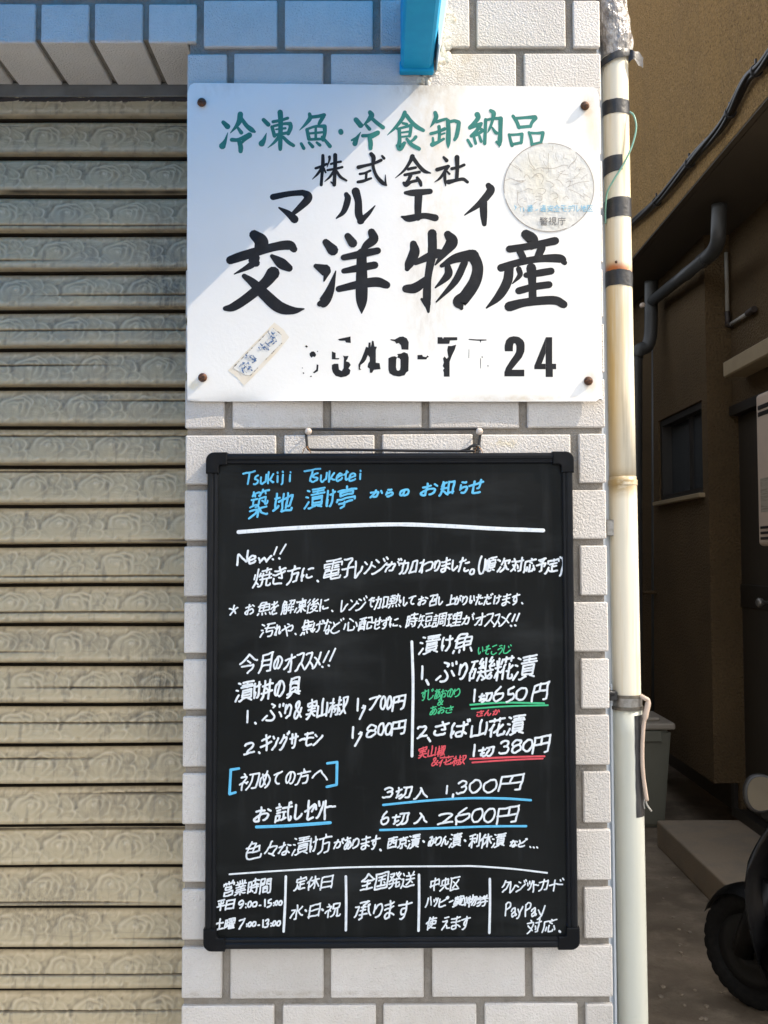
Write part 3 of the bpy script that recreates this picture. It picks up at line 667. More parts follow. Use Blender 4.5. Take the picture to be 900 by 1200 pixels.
PRODUCE = [[(100,290,36),(105,330,52),(80,385,45),(70,410,25)], [(190,240,45),(190,330,45),(170,450,36),(165,550,40),(172,615,14)], [(140,555,14),(165,575,40)], [(110,380,26),(200,340,46),(240,335,40)], [(65,505,40),(110,500,50),(170,455,34)],
 [(265,245,40),(285,280,60),(250,330,40),(205,390,8)], [(235,395,20),(300,360,45),(375,345,60)], [(385,345,60),(408,400,55),(395,470,60),(350,540,62),(320,570,66),(330,598,20)], [(265,400,32),(265,440,40),(205,500,8)], [(345,380,36),(300,470,34),(210,568,8)],
 [(640,245,50),(670,270,60),(665,300,40)], [(560,315,36),(660,300,36),(780,275,40)], [(610,325,36),(625,355,36)], [(715,310,40),(695,355,36)], [(520,405,40),(600,380,36),(700,362,36),(800,360,44),(825,380,26)], [(560,400,45),(550,470,48),(510,540,42),(450,597,8)],
 [(605,410,28),(610,440,26),(575,480,6)], [(640,440,28),(700,430,36),(760,420,36)], [(605,515,36),(680,495,36),(750,485,36)], [(665,405,50),(670,480,40),(672,560,40)], [(560,590,50),(640,570,42),(770,560,44),(820,580,40)]]
def letter(parts, m, label):
    bm = bmesh.new()
    for st, org, sc in parts: add_mesh(bm, brush(st, org, sc, LY))
    face_front(bm); return finish_raw(bm, 'lettering', m, sign, label)
letter([(FISH1, (250, 125), 9), (FISH2, (345, 125), 8.1818), (FOOD, (450, 125), 9), (GOODS, (540, 125), 8.571)], M['green_paint'], 'row of green brush characters along the top of the sign')
letter([(STOCK, (360, 175), 9), (COMPANY, (455, 175), 9)], M['black_paint'], 'row of four small black brush characters')
for st_, org_, sc_ in ((MARU[:3], (250, 215), 4.2857), (MARU[3:], (250, 215), 4.2857), (EI[:3], (460, 215), 4.0909), (EI[3:], (460, 215), 4.0909)): letter([(st_, org_, sc_)], M['black_paint'], 'single black syllable of the widely spaced row')
letter([(TRADE, (250, 215), 4.2857), (PRODUCE, (460, 215), 4.0909)], M['black_paint'], 'row of four very large black brush characters')
DA = [[(315,70),(350,62),(398,52),(400,95),(368,92),(362,80),(325,80)], [(275,150),(285,155),(300,160),(300,195),(325,195),(320,203),(275,203)],
 [(275,240),(290,232),(318,232),(322,270),(340,280),(352,262),(355,195),(348,178),(362,182),(385,180),(378,200),(368,215),(388,222),(400,240),(385,262),(398,275),(392,300),(370,315),(335,322),(300,312),(282,290),(275,265)],
 [(450,238),(470,200),(490,150),(500,120),(515,125),(517,92),(530,92),(532,125),(540,80),(550,82),(556,118),(572,120),(565,140),(565,225),(590,228),(596,268),(552,272),(540,292),(525,292),(524,265),(510,255),(514,232),(525,215),(525,190),(512,175),(500,205),(488,222),(465,240),(460,262),(470,272),(452,272)],
 [(660,70),(690,72),(720,55),(745,52),(770,65),(782,90),(780,140),(735,138),(730,110),(715,95),(700,100),(690,85),(665,78)],
 [(648,195),(670,185),(690,182),(705,190),(700,205),(698,255),(704,275),(714,278),(714,316),(680,310),(655,295),(648,270)],
 [(705,190),(712,178),(705,168),(730,165),(750,155),(775,165),(782,190),(780,280),(765,290),(755,308),(720,316),(714,316),(714,278),(724,272),(727,255),(727,205),(720,195),(712,194)],
 [(128,165),(140,152),(155,150),(166,160),(172,175),(163,188),(150,184),(142,193),(130,180)], [(97,116),(108,110),(118,120),(108,126)], [(176,150),(184,146),(182,156)],
 [(175,235),(187,240),(184,280),(160,295),(150,290),(172,270)], [(130,314),(140,310),(144,318),(134,320)], [(82,292),(90,288),(94,297),(86,299)], [(76,260),(82,256),(84,264)]]
DB = [[(-4,160),(25,158),(28,168),(48,172),(55,162),(66,170),(55,176),(50,186),(-4,186)], [(117,52),(145,52),(150,62),(155,52),(236,52),(236,70),(192,72),(188,92),(117,92)],
 [(180,105),(200,105),(230,97),(222,125),(205,160),(190,200),(190,290),(155,290),(155,265),(150,250),(158,240),(148,225),(155,205),(150,180),(160,168),(172,182),(182,172),(178,150),(175,130)],
 [(305,62),(350,65),(412,66),(412,72),(380,74),(376,88),(372,74),(345,72),(305,68)], [(305,125),(308,125),(307,178),(304,178)], [(374,180),(378,180),(378,240),(375,240)], [(380,170),(390,168),(388,178)], [(417,222),(424,220),(422,234)],
 [(523,137),(521,118),(522,100),(530,72),(540,60),(550,52),(575,46),(595,48),(610,52),(632,70),(640,85),(642,100),(642,122),(640,140),(625,175),(600,205),(575,235),(565,248),(640,248),(640,288),(520,288),(520,262),(530,235),(555,195),(580,160),(590,142),(592,125),(592,105),(588,94),(582,88),(575,92),(572,105),(571,137)],
 [(700,225),(770,52),(768,150),(745,212),(768,212),(768,245),(700,245)], [(770.5,52),(808,52),(808,212),(832,212),(832,245),(812,245),(812,292),(768.5,292),(768.5,150)]]
bm = bmesh.new()
def polys(bm, D, org, sc, y, jit=0.0):
    for pl in D:
        vs = []
        for x, z in pl:
            q = PY(org[0] + x / sc, org[1] + z / sc, y); vs.append(bm.verts.new((q.x, y, q.z)))
        f = bm.faces.new(vs); f.normal_update()
        if f.normal.y > 0: f.normal_flip()
polys(bm, DA, (340, 385), 5.625, LY - .0001); polys(bm, DB, (490, 385), 5.143, LY - .0001)
bmesh.ops.triangulate(bm, faces=bm.faces[:])
face_front(bm); finish_raw(bm, 'phone_number', M['black_paint'], sign, 'flaking black phone number along the bottom of the sign')

# ------------------------------------------------------------------ glyph skeletons for marker writing (two digits across and two digits up per point)
GLYPHS = r"""! 17611626 16091709
& 56065108461424401948195322582760336037594055404632381729121913141709220829093915482452325634
, 14101608160514001100
- 13242424
. 14091409
0 2563336038554240423040203512310922091813132212311240145219582563
1 27622710
2 10531460276134573849353722162009 410918090905
3 14581661256334583652364835433137 31373631382235143009220814101114 31372536
4 36533052254916361429 09284229 396436543610
5 366217601741183926393633402338163412300923081310
6 3261235317441736143214201713220928083309401541223932313623351936
7 4062385321131709 43631462
8 2036144614511758266333614054414940443536 20363536 203614291318171126083409411641263536
9 39372435183713441455196028633559405241403936362630162210
: 14091409 14401440
N 64626417631456162452165615531510
P 153536364240454843553960326215611510
T 32623210 11625262
a 08341038154121422940313632293210 32272626142112161310170731103307360740084010
e 132740274031383733403042234216381329141718112408350841114213
i 14401410 14571457
j 14571457 144014001000
k 4344333626282524 14242524 2524262240084805 14621410
s 3040244218421439133614313019311529102608200711100914
t 284114410639 195115411515171121083009
u 144014151810230739124040
w 3736403347185016 37403636323227182316 67436442531850165010 1041201923152306
y 114121212418 384128212518231114000900
~ 54335028442640262532203214310724
★ 48774834 8547574043322406 1047394054317304
、 22132213
。 18232623321932103105270320021504120811161823
々 40547054735372465720 487344713955365228381927 40285022572058166611
あ 756641622263 4409402240334273 580472097814812082308135764170455848424428352229182018132209300939134921563062416551
い 2165204521362223271532094009451450234926 706178418322
う 35716568 2243254640505850674771417330671855093904
え 35726568 594948502348 46295423581162068306 594958434833462940252005
お 71628652 56066407721176147719782776327236653951394036273022241820181422092806330636093874 565935571956
か 74628636 417339713757323724181806 3709400648055609591961316049585253541551
が 84788870 74747867 735978508534 3806490553085611603260435850565252531551 38713657324125221706
き 262625143008450458046705 5272526858496341682767265527 7664726650622463 794843432244
け 293125192216 6871703768226514580754044904 855464514352 24722267194819232208
げ 86768968 77748064 283024182115 676968406622611156055003 83524250 237022692167184718222207
こ 71652964 26312322251529113209420661067608
さ 27312526251531084504600468057108 54735761703268315532 786144562257
し 307129213114321041045604701178178020
じ 29702818320941045304680978187920 70687658 58646353
す 564648474246384236383631402544225422 84611659 577357465838582955165010430639043205
ず 82758569 707473687359 54454546404536413235333038235422 14588159 28043604420649105315562854465471
せ 677167406632642961285329 316831283312370948067408 845251501246
そ 31686268 6268596340473841 504040244014490759046705 17383741524058427942
た 56458145 51235014540964068207 5663536040581757 4072386133432106
だ 82728665 73687661 78445343 48224813520860057906 525830561456 37713560283219071504
て 5663545848504341423343244718521363077206 80676266566445651661
で 586447504443423942274519511264067106 80518444 68497440 796650651661
ど 85748768 74727764 28683943 685744443943 3943374027302424251529103805460468057608
な 68588451 8112731861225023401938153809420550045804610764156244 536237581658 4274407338613246212619221622
に 50627862 282825192116 462745165011580976098211 2571226619401921221422062403
の 500856066811761982298243775271605966446639633259235318431637162720182514311435154023474050565066
ば 86768868 76747965 252722171814 815561524153 2170164016181904 8412751962235724492344224018401243065204610566116569
ぶ 4069575956565252 84648657 73627653 4141552458145507480436053207 75328413 29241211
へ 1629365339564357505267328514
ま 766448612363 764457422443 781061214724392429222516251130054004490553125274
み 286852685366464531152412171414191629223535405240653783278622 77487634712062095204
め 471833402566 60715550483240213414251121131520152719372345395548586258725476508043823782267819741366085604
や 46745468 15415056585868597658815283448038763368325633 236634454905
ら 377163666567 283332334239524162417237762976196810550548043805 2856264127322527
り 30513453416248665868676172487234682464176013500740043606 3073286129502730
れ 32571556 324539465558685871557350691770117508800888129117 313626341417 3104313832433372
わ 32571556 324439454951605572548146844084328122761870145809 313626341417 3104313832433372
を 68676765536332621863 834478465637392534173509410552047405 4173406532503245 18323143464653415420
ん 33384840523654325511570861056805760981148523 48703342323622211707
オ 5848524532261917 82561955 460557056009604158505971
カ 1955755576547630721167075507 46714550403131162007
キ 73592052 81371826 560443704473
ク 43617659765368375520421131052706 497347724261405929471840
グ 84768669 73747668 4058725872516433501731042204 4370395922411538
サ 32723230 6570653562245918541146054205 84521452
ジ 80738565 68697359 32684658 18483140 814675375822401125062207
ス 553262277809 25656765696367545532503132142008
セ 367036163711410848067608 6231754776551443
ッ 465250405038 764970325916470639033604 25473033
デ 84788870 75757868 26676667 504450294416360632042804 16448244
ト 404655427633 39703905
ド 74718061 63666758 374446437332 36703604
ハ 626376318211 37612932201417111409
ピ 6854484631412541 777682758670866582607560716672727776 256825162711300840067608
メ 7669726861444827281022071807 305451407716
モ 23657665 446544194513490953077907 19408240
ル 56685710671379228631 3268313427222212
レ 29682912300935094312612172288238
ン 26654055 8351844978406124441428082408
・ 50395039
ー 18408240
上 46488048 46754605 14058605
中 16318231 49024976 82268258806117601626
丼 454850435340 84591459 67026776 16032412281832333276 12288628
予 7171686656575453 5043500447023601 21727672 7527803682436343604556431343 365854535945
京 47775067 5032743274517252255225325032 5032500444013701 28191405 73188404 85661466
亭 49775070 142714341636833685358526 502250033701 2558725874577449714726472558 14708670 25237523
今 44525742 874885477057507426541447 2333723271265101
休 225218501343 60766002 37545654664775318713 865467546452544245263314 367632752559235324492402
使 2253165011441141 37688768 6133843385518252405240336133 40244717610882028702 360250075514581961336176 32772563225423502301
入 505148504031342222071404 406947615052554968238702
全 50435004 26237423 14048504 20492544504475447949 88468645795063625273497432581345
具 27597459 27477447 27347434 632065148602 351319041102 7420747173737174307428732720 86201320
円 50715038 16388438 7001820284068469827116701602
凍 24351313 19661966 32688668 38428342 59025976 870586048008642452293830385340558255833281306730542440113004
切 5969594956285117471039033503 412730212219 466984698668853181077803740267026204 40551150 181322192274
初 23762769 59695953552850154103 37403235 32353828 45698269846883267907760268016203 1362326235603456274325382502 3235253620331226
利 8375830581027001 61676123 13504850 31023171 4875447630711469 1111111526373634413247254820
券 277632693262 727568686662 41293919341128051902 19628062 51774047 872776316730412927302432 14468646 3245314024321428 6446664071346808660463025202
加 59088308 1359435945584529431040043103 83048365616659645903 25762444222618131303
区 8472177116691606160419048604 325748447518 726165505538402431182918
召 43714263355025421438 1771787078587546734368425842 760476322732243124047604
営 467750705064 227627692864 767672697164 3050695070366835303529373050 845284628164186416621652 770476222422222123047704
国 61336529 29586858 49584919 32406740 28197119 830583721672157015058305
土 49764905 18488048 86041304
地 22762222 4768470848055503790386048713 12553255 3841685583588457832881257624 65766522 35283124232218191317
央 493353305920661277058603 77357763766523642235 13358635 1303140228083514422249354976
子 2271707172707166686251525049490447023301 13378637
安 47765068 664165325516 49164612350618021404 14418541 83558267506717671655 4857445540463438313131264620501655168104
定 48775068 50297629 26497249 50494905 252129193512420657038503 84548367506716671554 27342521201014020802
実 49775069 54235616640975048502 23397639 14238623 1458146716688468845877522252 1403200329073813421849285058
対 257631693162 184526353232 544060296022 322435224213 12624462 7776770776036402 52558655 130419093225323135374054
山 50765008 175717088108 81578102
平 24583045 75586844 17718171 50715002 14338633
庁 507654725567 5945590457024501 30458645 86661865183215141203
後 277623711462 5657585657555657 22421640 52327631763075246614580940023203 48275418651076048602 76538640 39424444564258448045 76686459575649494544 3158255022442302 39224727493152325542 5574466444605657
心 387340735957 355135073604420363036704690771176822 774683338619 194416281316
応 507753735467 49556446 464047045003680371067314 773486158609 323231222711 86661965182815131203
承 25746873 145429543152253120191411 825077447342 40485948 38346134 33206620 3702500450085056525867686873 685669507341743379218612
断 157415104710 24722761 49714358 78477802 23505050 88768376596858315303 58478647 36183676 48324140354031382224
方 52695668 3840744076407627710668035302 14628562 39623840322322081403 507652695162
日 23407640 23087608 760376697471267124692303
時 14453345 52205614 64766450 46678467 7649760575026401 42338733 1412147032713369332031181418 42498749
曜 43684863 70687465 58584051 855878576650 14453045 407558755851 677585758551 49388638 46148314 67436804 1418281830203070147014681411 30263726422950278327 87044604463649395044
月 26507550 25297529 1303201425302771737275707505730368025802
椒 48635863 29403133 39313315 573161216117 7618721863055904 13592959 604435442940 4103460348074876 22012276 2940234417411020 76297330713866696870866984497832762776208702
業 41774162 58775862 227627682662 77757464 33623746 66616246 4220401532111404 57205915720784048904 21347834 50025045 17468346 862260225520432040221422 86621462
次 136915692662 4562826183577843 27331412 58326330691675108604 487646643644 58505934532243093202
水 79586140 145336523236272717141412 50765048500547024002 504761406631771886128813
汚 17762969 14502445 28271604 41728372 37508650 5672545450385031 590170017604801680304630
漬 18752671 14502247 42358135 27271504 42248124 5408500836013102 710875078601 38738573 60736054 40648264 35548754 81248117781443154217424480448124
無 221415021000 79138602 40124003 58126103 57685723 74687423 41674123 84461546 86231323 2976266824602423 1457206230688468
焦 221415011100 78148503 39124002 58126103 24397939 28678566 537756695523 1350195529517951 82232524245932763577
焼 37613248 15581241 713072037901860288048808 232328223514 64766458 44688568 77567730 86464046 87304130 36034002460450095214542451335156 2476232519141303
熱 22511346 38514846 751480098601 221318041300 40114003 581161036400 29762959 16714371 54657764784281268422872488288735 29432924 14384438 54506840 1122442552235832614063556476 46581358
物 6262625759484724 76627654703666265508 6802780382108528866085625262 14583658 41343936323513291127 27022776 15711247 5576526350604246
理 12713271 22712216 44568456 643981398440847183744774447344406439 13453145 43228522 64046374 37048704 3318231620141212
番 2671276732583252 726768586752 50725038 50305004 24167616 7775727650722071 143118322930713081338732 86526052555039521452 5750614476357504260424042335384440474151
発 75766266 197440734067376232572855 85667354 20632855 28552749 73547448 27491241 74488642 74486845304528462749 6045610463027101810283048511 82261726 384538293515300822031702 5577586967587354
知 292735244611 57108310 12404740 83058368586957685704 20664566 1404221229283065 217620671352
短 48738673 252731233814 54245812 79247304 505783578336803550355057 12413941 44048604 18663966 1404191126302765 187618671352
磯 78777262 72628062 17462846294429131712 41465346 764079368132 163612331130 472151205814 87323932 822375155603 84677347 13733173 170416402272 51664146 861287098604850281027306681462416076 3902420947224736 525253475643 855386487347 4776416740624861
祝 227627702762 564154265014440540033803 714171047501860187048811 714183438370467046427141 250225352845335634601362 373231382538183513301126
築 22772271 58765771 29703162 68707162 26532638 59446739 4320411635121404 56205915681084048905 14544054 862259225420442040221322 88408836863378337636765451545041483740323832 8771567149634663 16661970227144715066 50025028423737391335
糀 12711556 37713257 854477377134 70286327 24022476 54765459 76767659 86684468 12463646 70517004720278018602880688118614 555050385001 11141729223228323428403145345037
色 36706168606450485031 387636712358225522172308250431034302790385058714 2231773178327751765220521450
花 263521331428 35763562 64766461 85681468 55515507560458036602830386048714 814365334222 3351284226372702
西 18068206 85711471 5871593264298229 82028250805118511802 407140483738353328271827
視 237628692762 50588358 50458345 58305719541150054202 7330730379018602880688108613 58308332837182745374507350325830 250226382946355636601362 33353238283819351230
解 65736568625858525350 5473857285638352795074507152 17394439 58358635 17224422 54188718 72027243 22703670386835583050300632043802430343551755 59425327 23761654172214081202
試 22762471 81748568 12633563 16503350 52405212 16393339 44588758 43406140 1506320633093325162615231502 7076714375157904810285028704880788138616 64144208
調 22762570 12633663 15503250 15393239 57145830743074155714 65656543 57577557 56437643 32063226162614241402 14063206380340064624487484748572850484027601
警 206544634345 24297629 24207520 26137313761076047403250324112613 49741274 62718670 105632573248 85361436 80707965735658475447 596673518645 536159666377 227421681660174932483844434549415037
買 39743958 59745958 23377637 23267626 400817011402 5807630883019001 59588159827180742174187219595958 762676177414241523172448264976497626
車 15698369 22427742 502876297656225622285028 13148614 50025076
送 16762564 47765068 777672677159 1347224723452312 593365327620 231235055002850388048805 2312181013041201 40598359 37418641 40144920552659336059
通 40757874 17702463 4966506662616558 124324422413 24131709 2413420475038704 40428442 40298429 40154054685682558453841882147514 78747669686461526114
配 85445844580659036402810286048814 14214521 14074507 3574343736354535 46741374 587385728540 140114541456175744574503 24742550244021321432
間 16614261 57618461 36226322 160216734074427141491648 71018202840684728174577358498448 360962096335603636353609
電 24533953 59537453 22443944 59447644 19747974 50745044 855285628264166414621452 22237723 881086048402510249064934 2213233475357634771576142213
順 15741530141211041200 40744004 68736759 27682714 53458545 53328532 740978088603 580750024802 50738673 67598558852084185517531853586759
駐 65766870 322437174116 27222912 14211106 20212109 15594059 51598659 68596804 15464046 30323074 54338433 310138014004421842321532157217744274 87045004
魚 22141805 40144003 58136103 80128602 22417741 5024505258665871357225632251232576257728765727571453
（ 86787868725371487130780984028700
） 1477236328442832262221091400"""
GL = {}
for line in GLYPHS.split('\n'):
    GL[line[0]] = [[(int(s_[i:i + 2]) / .9 - 5, int(s_[i + 2:i + 4]) / .9 - 5) for i in range(0, len(s_), 4)] for s_ in line[2:].split(' ')]
KANA_SMALL = set('のりいしにンッーでてとへらかがはさおけげれん')
INK = .97
def write(bm, ch, x0, x1, y0, y1, wid, plane, k=[0], slant=.18, rise=.19, jit=1.6, layer=.0004, fit=True):
    """one handwritten character: skeleton strokes fitted to the box x0..x1, y0..y1 (photo pixels) on the plane"""
    g = GL.get(ch)
    if not g: return
    al = [p for s_ in g for p in s_]
    ax, bx = min(p[0] for p in al), max(p[0] for p in al); ay, by = min(p[1] for p in al), max(p[1] for p in al)
    W, H = max(bx - ax, 1e-3), max(by - ay, 1e-3)
    if ch.isascii() and ch not in '&-': ay, H = (0.0, 70.0)
    if W < 14: cx_ = (ax + bx) / 2; ax, W = cx_ - 12, 24
    if H < 14 and not ch.isascii(): cz_ = (ay + by) / 2; ay, H = cz_ - 20, 40
    iw, ih = (x1 - x0) - wid, (y1 - y0) - wid
    sd = ink_rng.uniform(0, 100)
    if len(g) > 9: jit *= .55; wid *= .92
    for s_ in g:
        pts = [((p[0] - ax) / W, (p[1] - ay) / H) for p in s_]
        jx, jz = ink_rng.uniform(-.03, .03) * jit, ink_rng.uniform(-.03, .03) * jit
        # break at sharp corners
        runs = [[pts[0]]]
        for i in range(1, len(pts)):
            runs[-1].append(pts[i])
            if i < len(pts) - 1:
                a = (pts[i][0] - pts[i - 1][0], pts[i][1] - pts[i - 1][1]); b = (pts[i + 1][0] - pts[i][0], pts[i + 1][1] - pts[i][1])
                la, lb = math.hypot(*a), math.hypot(*b)
                if la > 1e-6 and lb > 1e-6 and (a[0] * b[0] + a[1] * b[1]) / la / lb < .45: runs.append([pts[i]])
        for rn in runs:
            if len(rn) == 2 and rn[0] == rn[1]: rn = [rn[0], (rn[0][0] + .03, rn[0][1] - .05)]
            out = []
            n_ = len(rn)
            for i, (u, v) in enumerate(crom([(a_, b_) for a_, b_ in rn], 4)):
                u2 = u + slant * (v - .5) + jx + .05 * jit * noise.noise(Vector((u * 2.2 + sd, v * 2.2, 1)))
                v2 = v + rise * (u - .5) + jz + .05 * jit * noise.noise(Vector((u * 2.2 + sd, v * 2.2, 7)))
                px = x0 + wid / 2 + u2 * iw; py = y1 - wid / 2 - v2 * ih
                q = PY(px, py, plane); out.append((q.x, q.z, wid * .00098 * INK * (1 + .18 * noise.noise(Vector((u * 3 + sd, v * 3, 4))))))
            k[0] += 1
            ribbon(bm, out, plane - layer - .00003 * (k[0] % 9), dome=.00012)
def stroke_px(bm, pts, wid, plane, layer=.0004, taper=None):
    out = []
    P = crom(pts, 10)
    for i, (x, y) in enumerate(P):
        q = PY(x, y, plane); t = i / (len(P) - 1)
        ww = wid * (1 + .10 * noise.noise(Vector((x * .05, y * .05, 2))))
        if taper: ww *= taper[0] + (taper[1] - taper[0]) * t
        out.append((q.x, q.z, ww * .00098))
    ribbon(bm, out, plane - layer, dome=.00012)

# stickers on the sign
c = PY(643.5, 219, SY - .002); RD = 0.0537
bm = bmesh.new(); seg = 64; rr = [.0, .25, .5, .75, .93, 1.0]
def dz(x, z): return -.0003 * noise.noise(Vector((x * 60, z * 60, 0))) - .00015 * noise.noise(Vector((x * 170, z * 170, 5)))
ringv = [[bm.verts.new((c.x, LY - .0002, c.z))]]
for r_ in np.linspace(.06, 1, 17):
    ringv.append([bm.verts.new((c.x + RD * r_ * math.cos(a), LY - .0004 + (dz(r_ * math.cos(a) * RD, r_ * math.sin(a) * RD) if r_ < .97 else 0), c.z + RD * r_ * math.sin(a))) for a in (2 * math.pi * k / seg for k in range(seg))])
for k in range(seg): bm.faces.new((ringv[0][0], ringv[1][k], ringv[1][(k + 1) % seg])).smooth = True
for a, b in zip(ringv[1:-1], ringv[2:]):
    for k in range(seg): bm.faces.new((a[k], b[k], b[(k + 1) % seg], a[(k + 1) % seg])).smooth = True
face_front(bm)
sticker = finish_raw(bm, 'round_sticker', M['disc'], sign, 'round crinkled silvery sticker with faded print')
bm = bmesh.new()
for k in range(48):
    a0, a1 = 2 * math.pi * k / 48, 2 * math.pi * (k + 1) / 48
    if rng.random() < .93:
        ribbon(bm, [(c.x + RD * .992 * math.cos(a), c.z + RD * .992 * math.sin(a), .0007) for a in (a0, (a0 + a1) / 2, a1)], LY - .0007 - .00005 * (k % 2))
# long cracks in the film and a plain faded drawing (nothing recognisable)
def zz(pts, wd): 
    ribbon(bm, [(c.x + (x - 490) / 350 * RD, c.z - (y - 445) / 345 * RD, wd) for x, y in crom(pts, 5)], LY - .0011 - .00004 * rng.randrange(6))
for pts in ([(145,395),(200,380),(250,400),(310,390)], [(380,310),(430,295),(520,300),(600,275),(640,280)], [(640,300),(660,270),(690,240)], [(640,440),(720,410),(800,400)], [(640,460),(700,485),(760,525)],
            [(490,180),(485,260),(490,330)], [(180,260),(230,290),(280,320)], [(330,180),(345,250),(380,300)], [(250,470),(245,560),(270,600)], [(560,330),(600,345),(640,350)],
            [(300,370),(310,350),(330,355),(345,385)], [(360,370),(400,340),(440,350),(445,390),(430,420)], [(310,465),(330,455),(360,465)], [(400,460),(440,455),(465,470),(440,500),(400,490)], [(380,520),(430,515),(430,545),(390,540)],
            [(470,395),(500,405),(530,430),(500,450)], [(540,385),(570,395),(600,430)], [(620,410),(655,395),(650,430),(625,450)], [(500,500),(540,490),(560,520),(520,540)], [(600,530),(625,515),(640,535)]):
    zz(pts, .0004)
for k in range(46):
    a = rng.uniform(0, 6.28); r1 = rng.uniform(.15, .9); l = rng.uniform(.05, .2); t = a + rng.uniform(-.6, .6)
    x0_, y0_ = 490 + 350 * r1 * math.cos(a), 445 + 345 * r1 * math.sin(a)
    if r1 + l < .97: zz([(x0_, y0_), (x0_ + 175 * l * math.cos(t) + rng.uniform(-8, 8), y0_ + 175 * l * math.sin(t)), (x0_ + 350 * l * math.cos(t), y0_ + 350 * l * math.sin(t))], .00032)
face_front(bm); bm2 = bm; finish_raw(bm2, 'crack_lines', M['crack'], sticker)
bm = bmesh.new()
for ch, x in (('番', 617.5), ('通', 633), ('安', 641.2), ('全', 649), ('モ', 657), ('デ', 665), ('ル', 672), ('地', 680), ('区', 688)):
    write(bm, ch, x, x + 7.4, 240.5, 248.2, .85, LY - .0011, slant=0, rise=0, jit=.2)
for pts in ([(603, 241), (605, 243)], [(604.5, 243.5), (603.5, 246)], [(610, 244), (610, 247.5)], [(613.5, 243.5), (614, 247.5)], [(627, 247), (630, 245.5)]): stroke_px(bm, pts, 1, LY - .0011)
face_front(bm); finish_raw(bm, 'print', M['ink_blue'], sticker, 'faded blue line of print')
bm = bmesh.new()
for ch, x in (('警', 632.3), ('視', 642.7), ('庁', 653.2)): write(bm, ch, x, x + 9.6, 254.5, 264, .95, LY - .0011, slant=0, rise=0, jit=.2)
face_front(bm); finish_raw(bm, 'print', M['ink_dark'], sticker, 'small dark line of print at the bottom')
# slanted paper sticker, its blue marks worn away
ZS = 900 / 85
def spt(x, y): return (260 + x / ZS, 370 + y / ZS)
bm = bmesh.new(); o_ = [(650, 82), (760, 165), (835, 268), (700, 440), (520, 630), (275, 868), (180, 760), (75, 680), (250, 495), (440, 300), (560, 180)]
polys(bm, [o_], (260, 370), ZS, LY - .0002); st2 = finish_raw(bm, 'paper_sticker', M['paper'], sign, 'small slanted paper sticker with worn blue marks')
bm = bmesh.new(); polys(bm, [[(625, 150), (740, 240), (745, 330), (350, 735), (290, 735), (140, 650), (300, 480)]], (260, 370), ZS, LY - .0005); finish_raw(bm, 'paper_field', M['paper_white'], st2)
bm = bmesh.new()
for a, b in (((140, 645), (600, 170)), ((640, 155), (745, 240)), ((350, 745), (450, 645)), ((540, 550), (755, 330))):
    for i in range(9):
        t0 = i / 9 + rng.uniform(0, .02); t1 = t0 + rng.uniform(.05, .09)
        q = [spt(a[0] + (b[0] - a[0]) * t, a[1] + (b[1] - a[1]) * t) for t in (t0, t1)]
        stroke_px(bm, q, .9, LY - .0006)
face_front(bm); finish_raw(bm, 'print', M['ink_edge'], st2)
bm = bmesh.new()
for (cx_, cy_, s_) in ((620, 280, 80), (530, 395, 75), (365, 525, 70), (290, 640, 75)):
    for i in range(13):
        a, r_ = rng.uniform(0, 6.28), rng.uniform(.1, .9) * s_
        x, y = cx_ + r_ * math.cos(a), cy_ + r_ * math.sin(a); t = rng.choice((.62, .62 + 1.57, 2.2)) + rng.uniform(-.3, .3); l = rng.uniform(12, 34)
        stroke_px(bm, [spt(x - l * math.cos(t), y + l * math.sin(t)), spt(x + l * math.cos(t), y - l * math.sin(t))], rng.uniform(.9, 1.7), LY - .0006 - .00004 * (i % 5))
face_front(bm); finish_raw(bm, 'print', M['ink_navy'], st2)

# ------------------------------------------------------------------ the chalkboard
BY = -0.0185                                                  # face of the frame; the writing surface lies behind it
SURF = BY + .0045
bl = (PY(242.5, 530, BY).x + PY(237, 1113, BY).x) / 2; br = (PY(672, 530, BY).x + PY(680, 1114, BY).x) / 2
bt = PY(450, 529.5, BY).z; bb = PY(450, 1114, BY).z
board = thing('chalkboard', 'black framed menu chalkboard full of coloured handwriting hanging on the tiles', 'chalkboard', ((bl + br) / 2, 0, bb))
bm = bmesh.new(); box(bm, bl + .006, br - .006, SURF, SURF + .006, bb + .006, bt - .006); finish(bm, 'writing_surface', M['board'], board)
FW = .0125
def rail(p0, p1, ins):
    """frame bar with a rounded, grooved face; ins = direction towards the board's middle"""
    prof = [(0, .014), (0, .003), (.0012, .0010), (.0035, .0), (.0062, .0003), (.0076, .0016), (.0082, .0016), (.0090, .0009), (.0112, .0012), (.0125, .0030), (.0125, .0046), (.0125, .014)]
    bm = bmesh.new(); rings = []
    for p in (p0, p1):
        rings.append([bm.verts.new((p[0] + ins[0] * a, BY + b, p[1] + ins[1] * a)) for a, b in prof])
    n = len(prof)
    for k in range(n): bm.faces.new((rings[0][k], rings[0][(k + 1) % n], rings[1][(k + 1) % n], rings[1][k]))
    bm.faces.new(rings[0][::-1]); bm.faces.new(rings[1]); return bm
e = .0012
for p0, p1, ins in (((bl + e, bb + .02), (bl + e, bt - .02), (1, 0)), ((br - e, bb + .02), (br - e, bt - .02), (-1, 0)), ((bl + .02, bt - e), (br - .02, bt - e), (0, -1)), ((bl + .02, bb + e), (br - .02, bb + e), (0, 1))):
    finish(rail(p0, p1, ins), 'frame_rail', M['frame'], board)
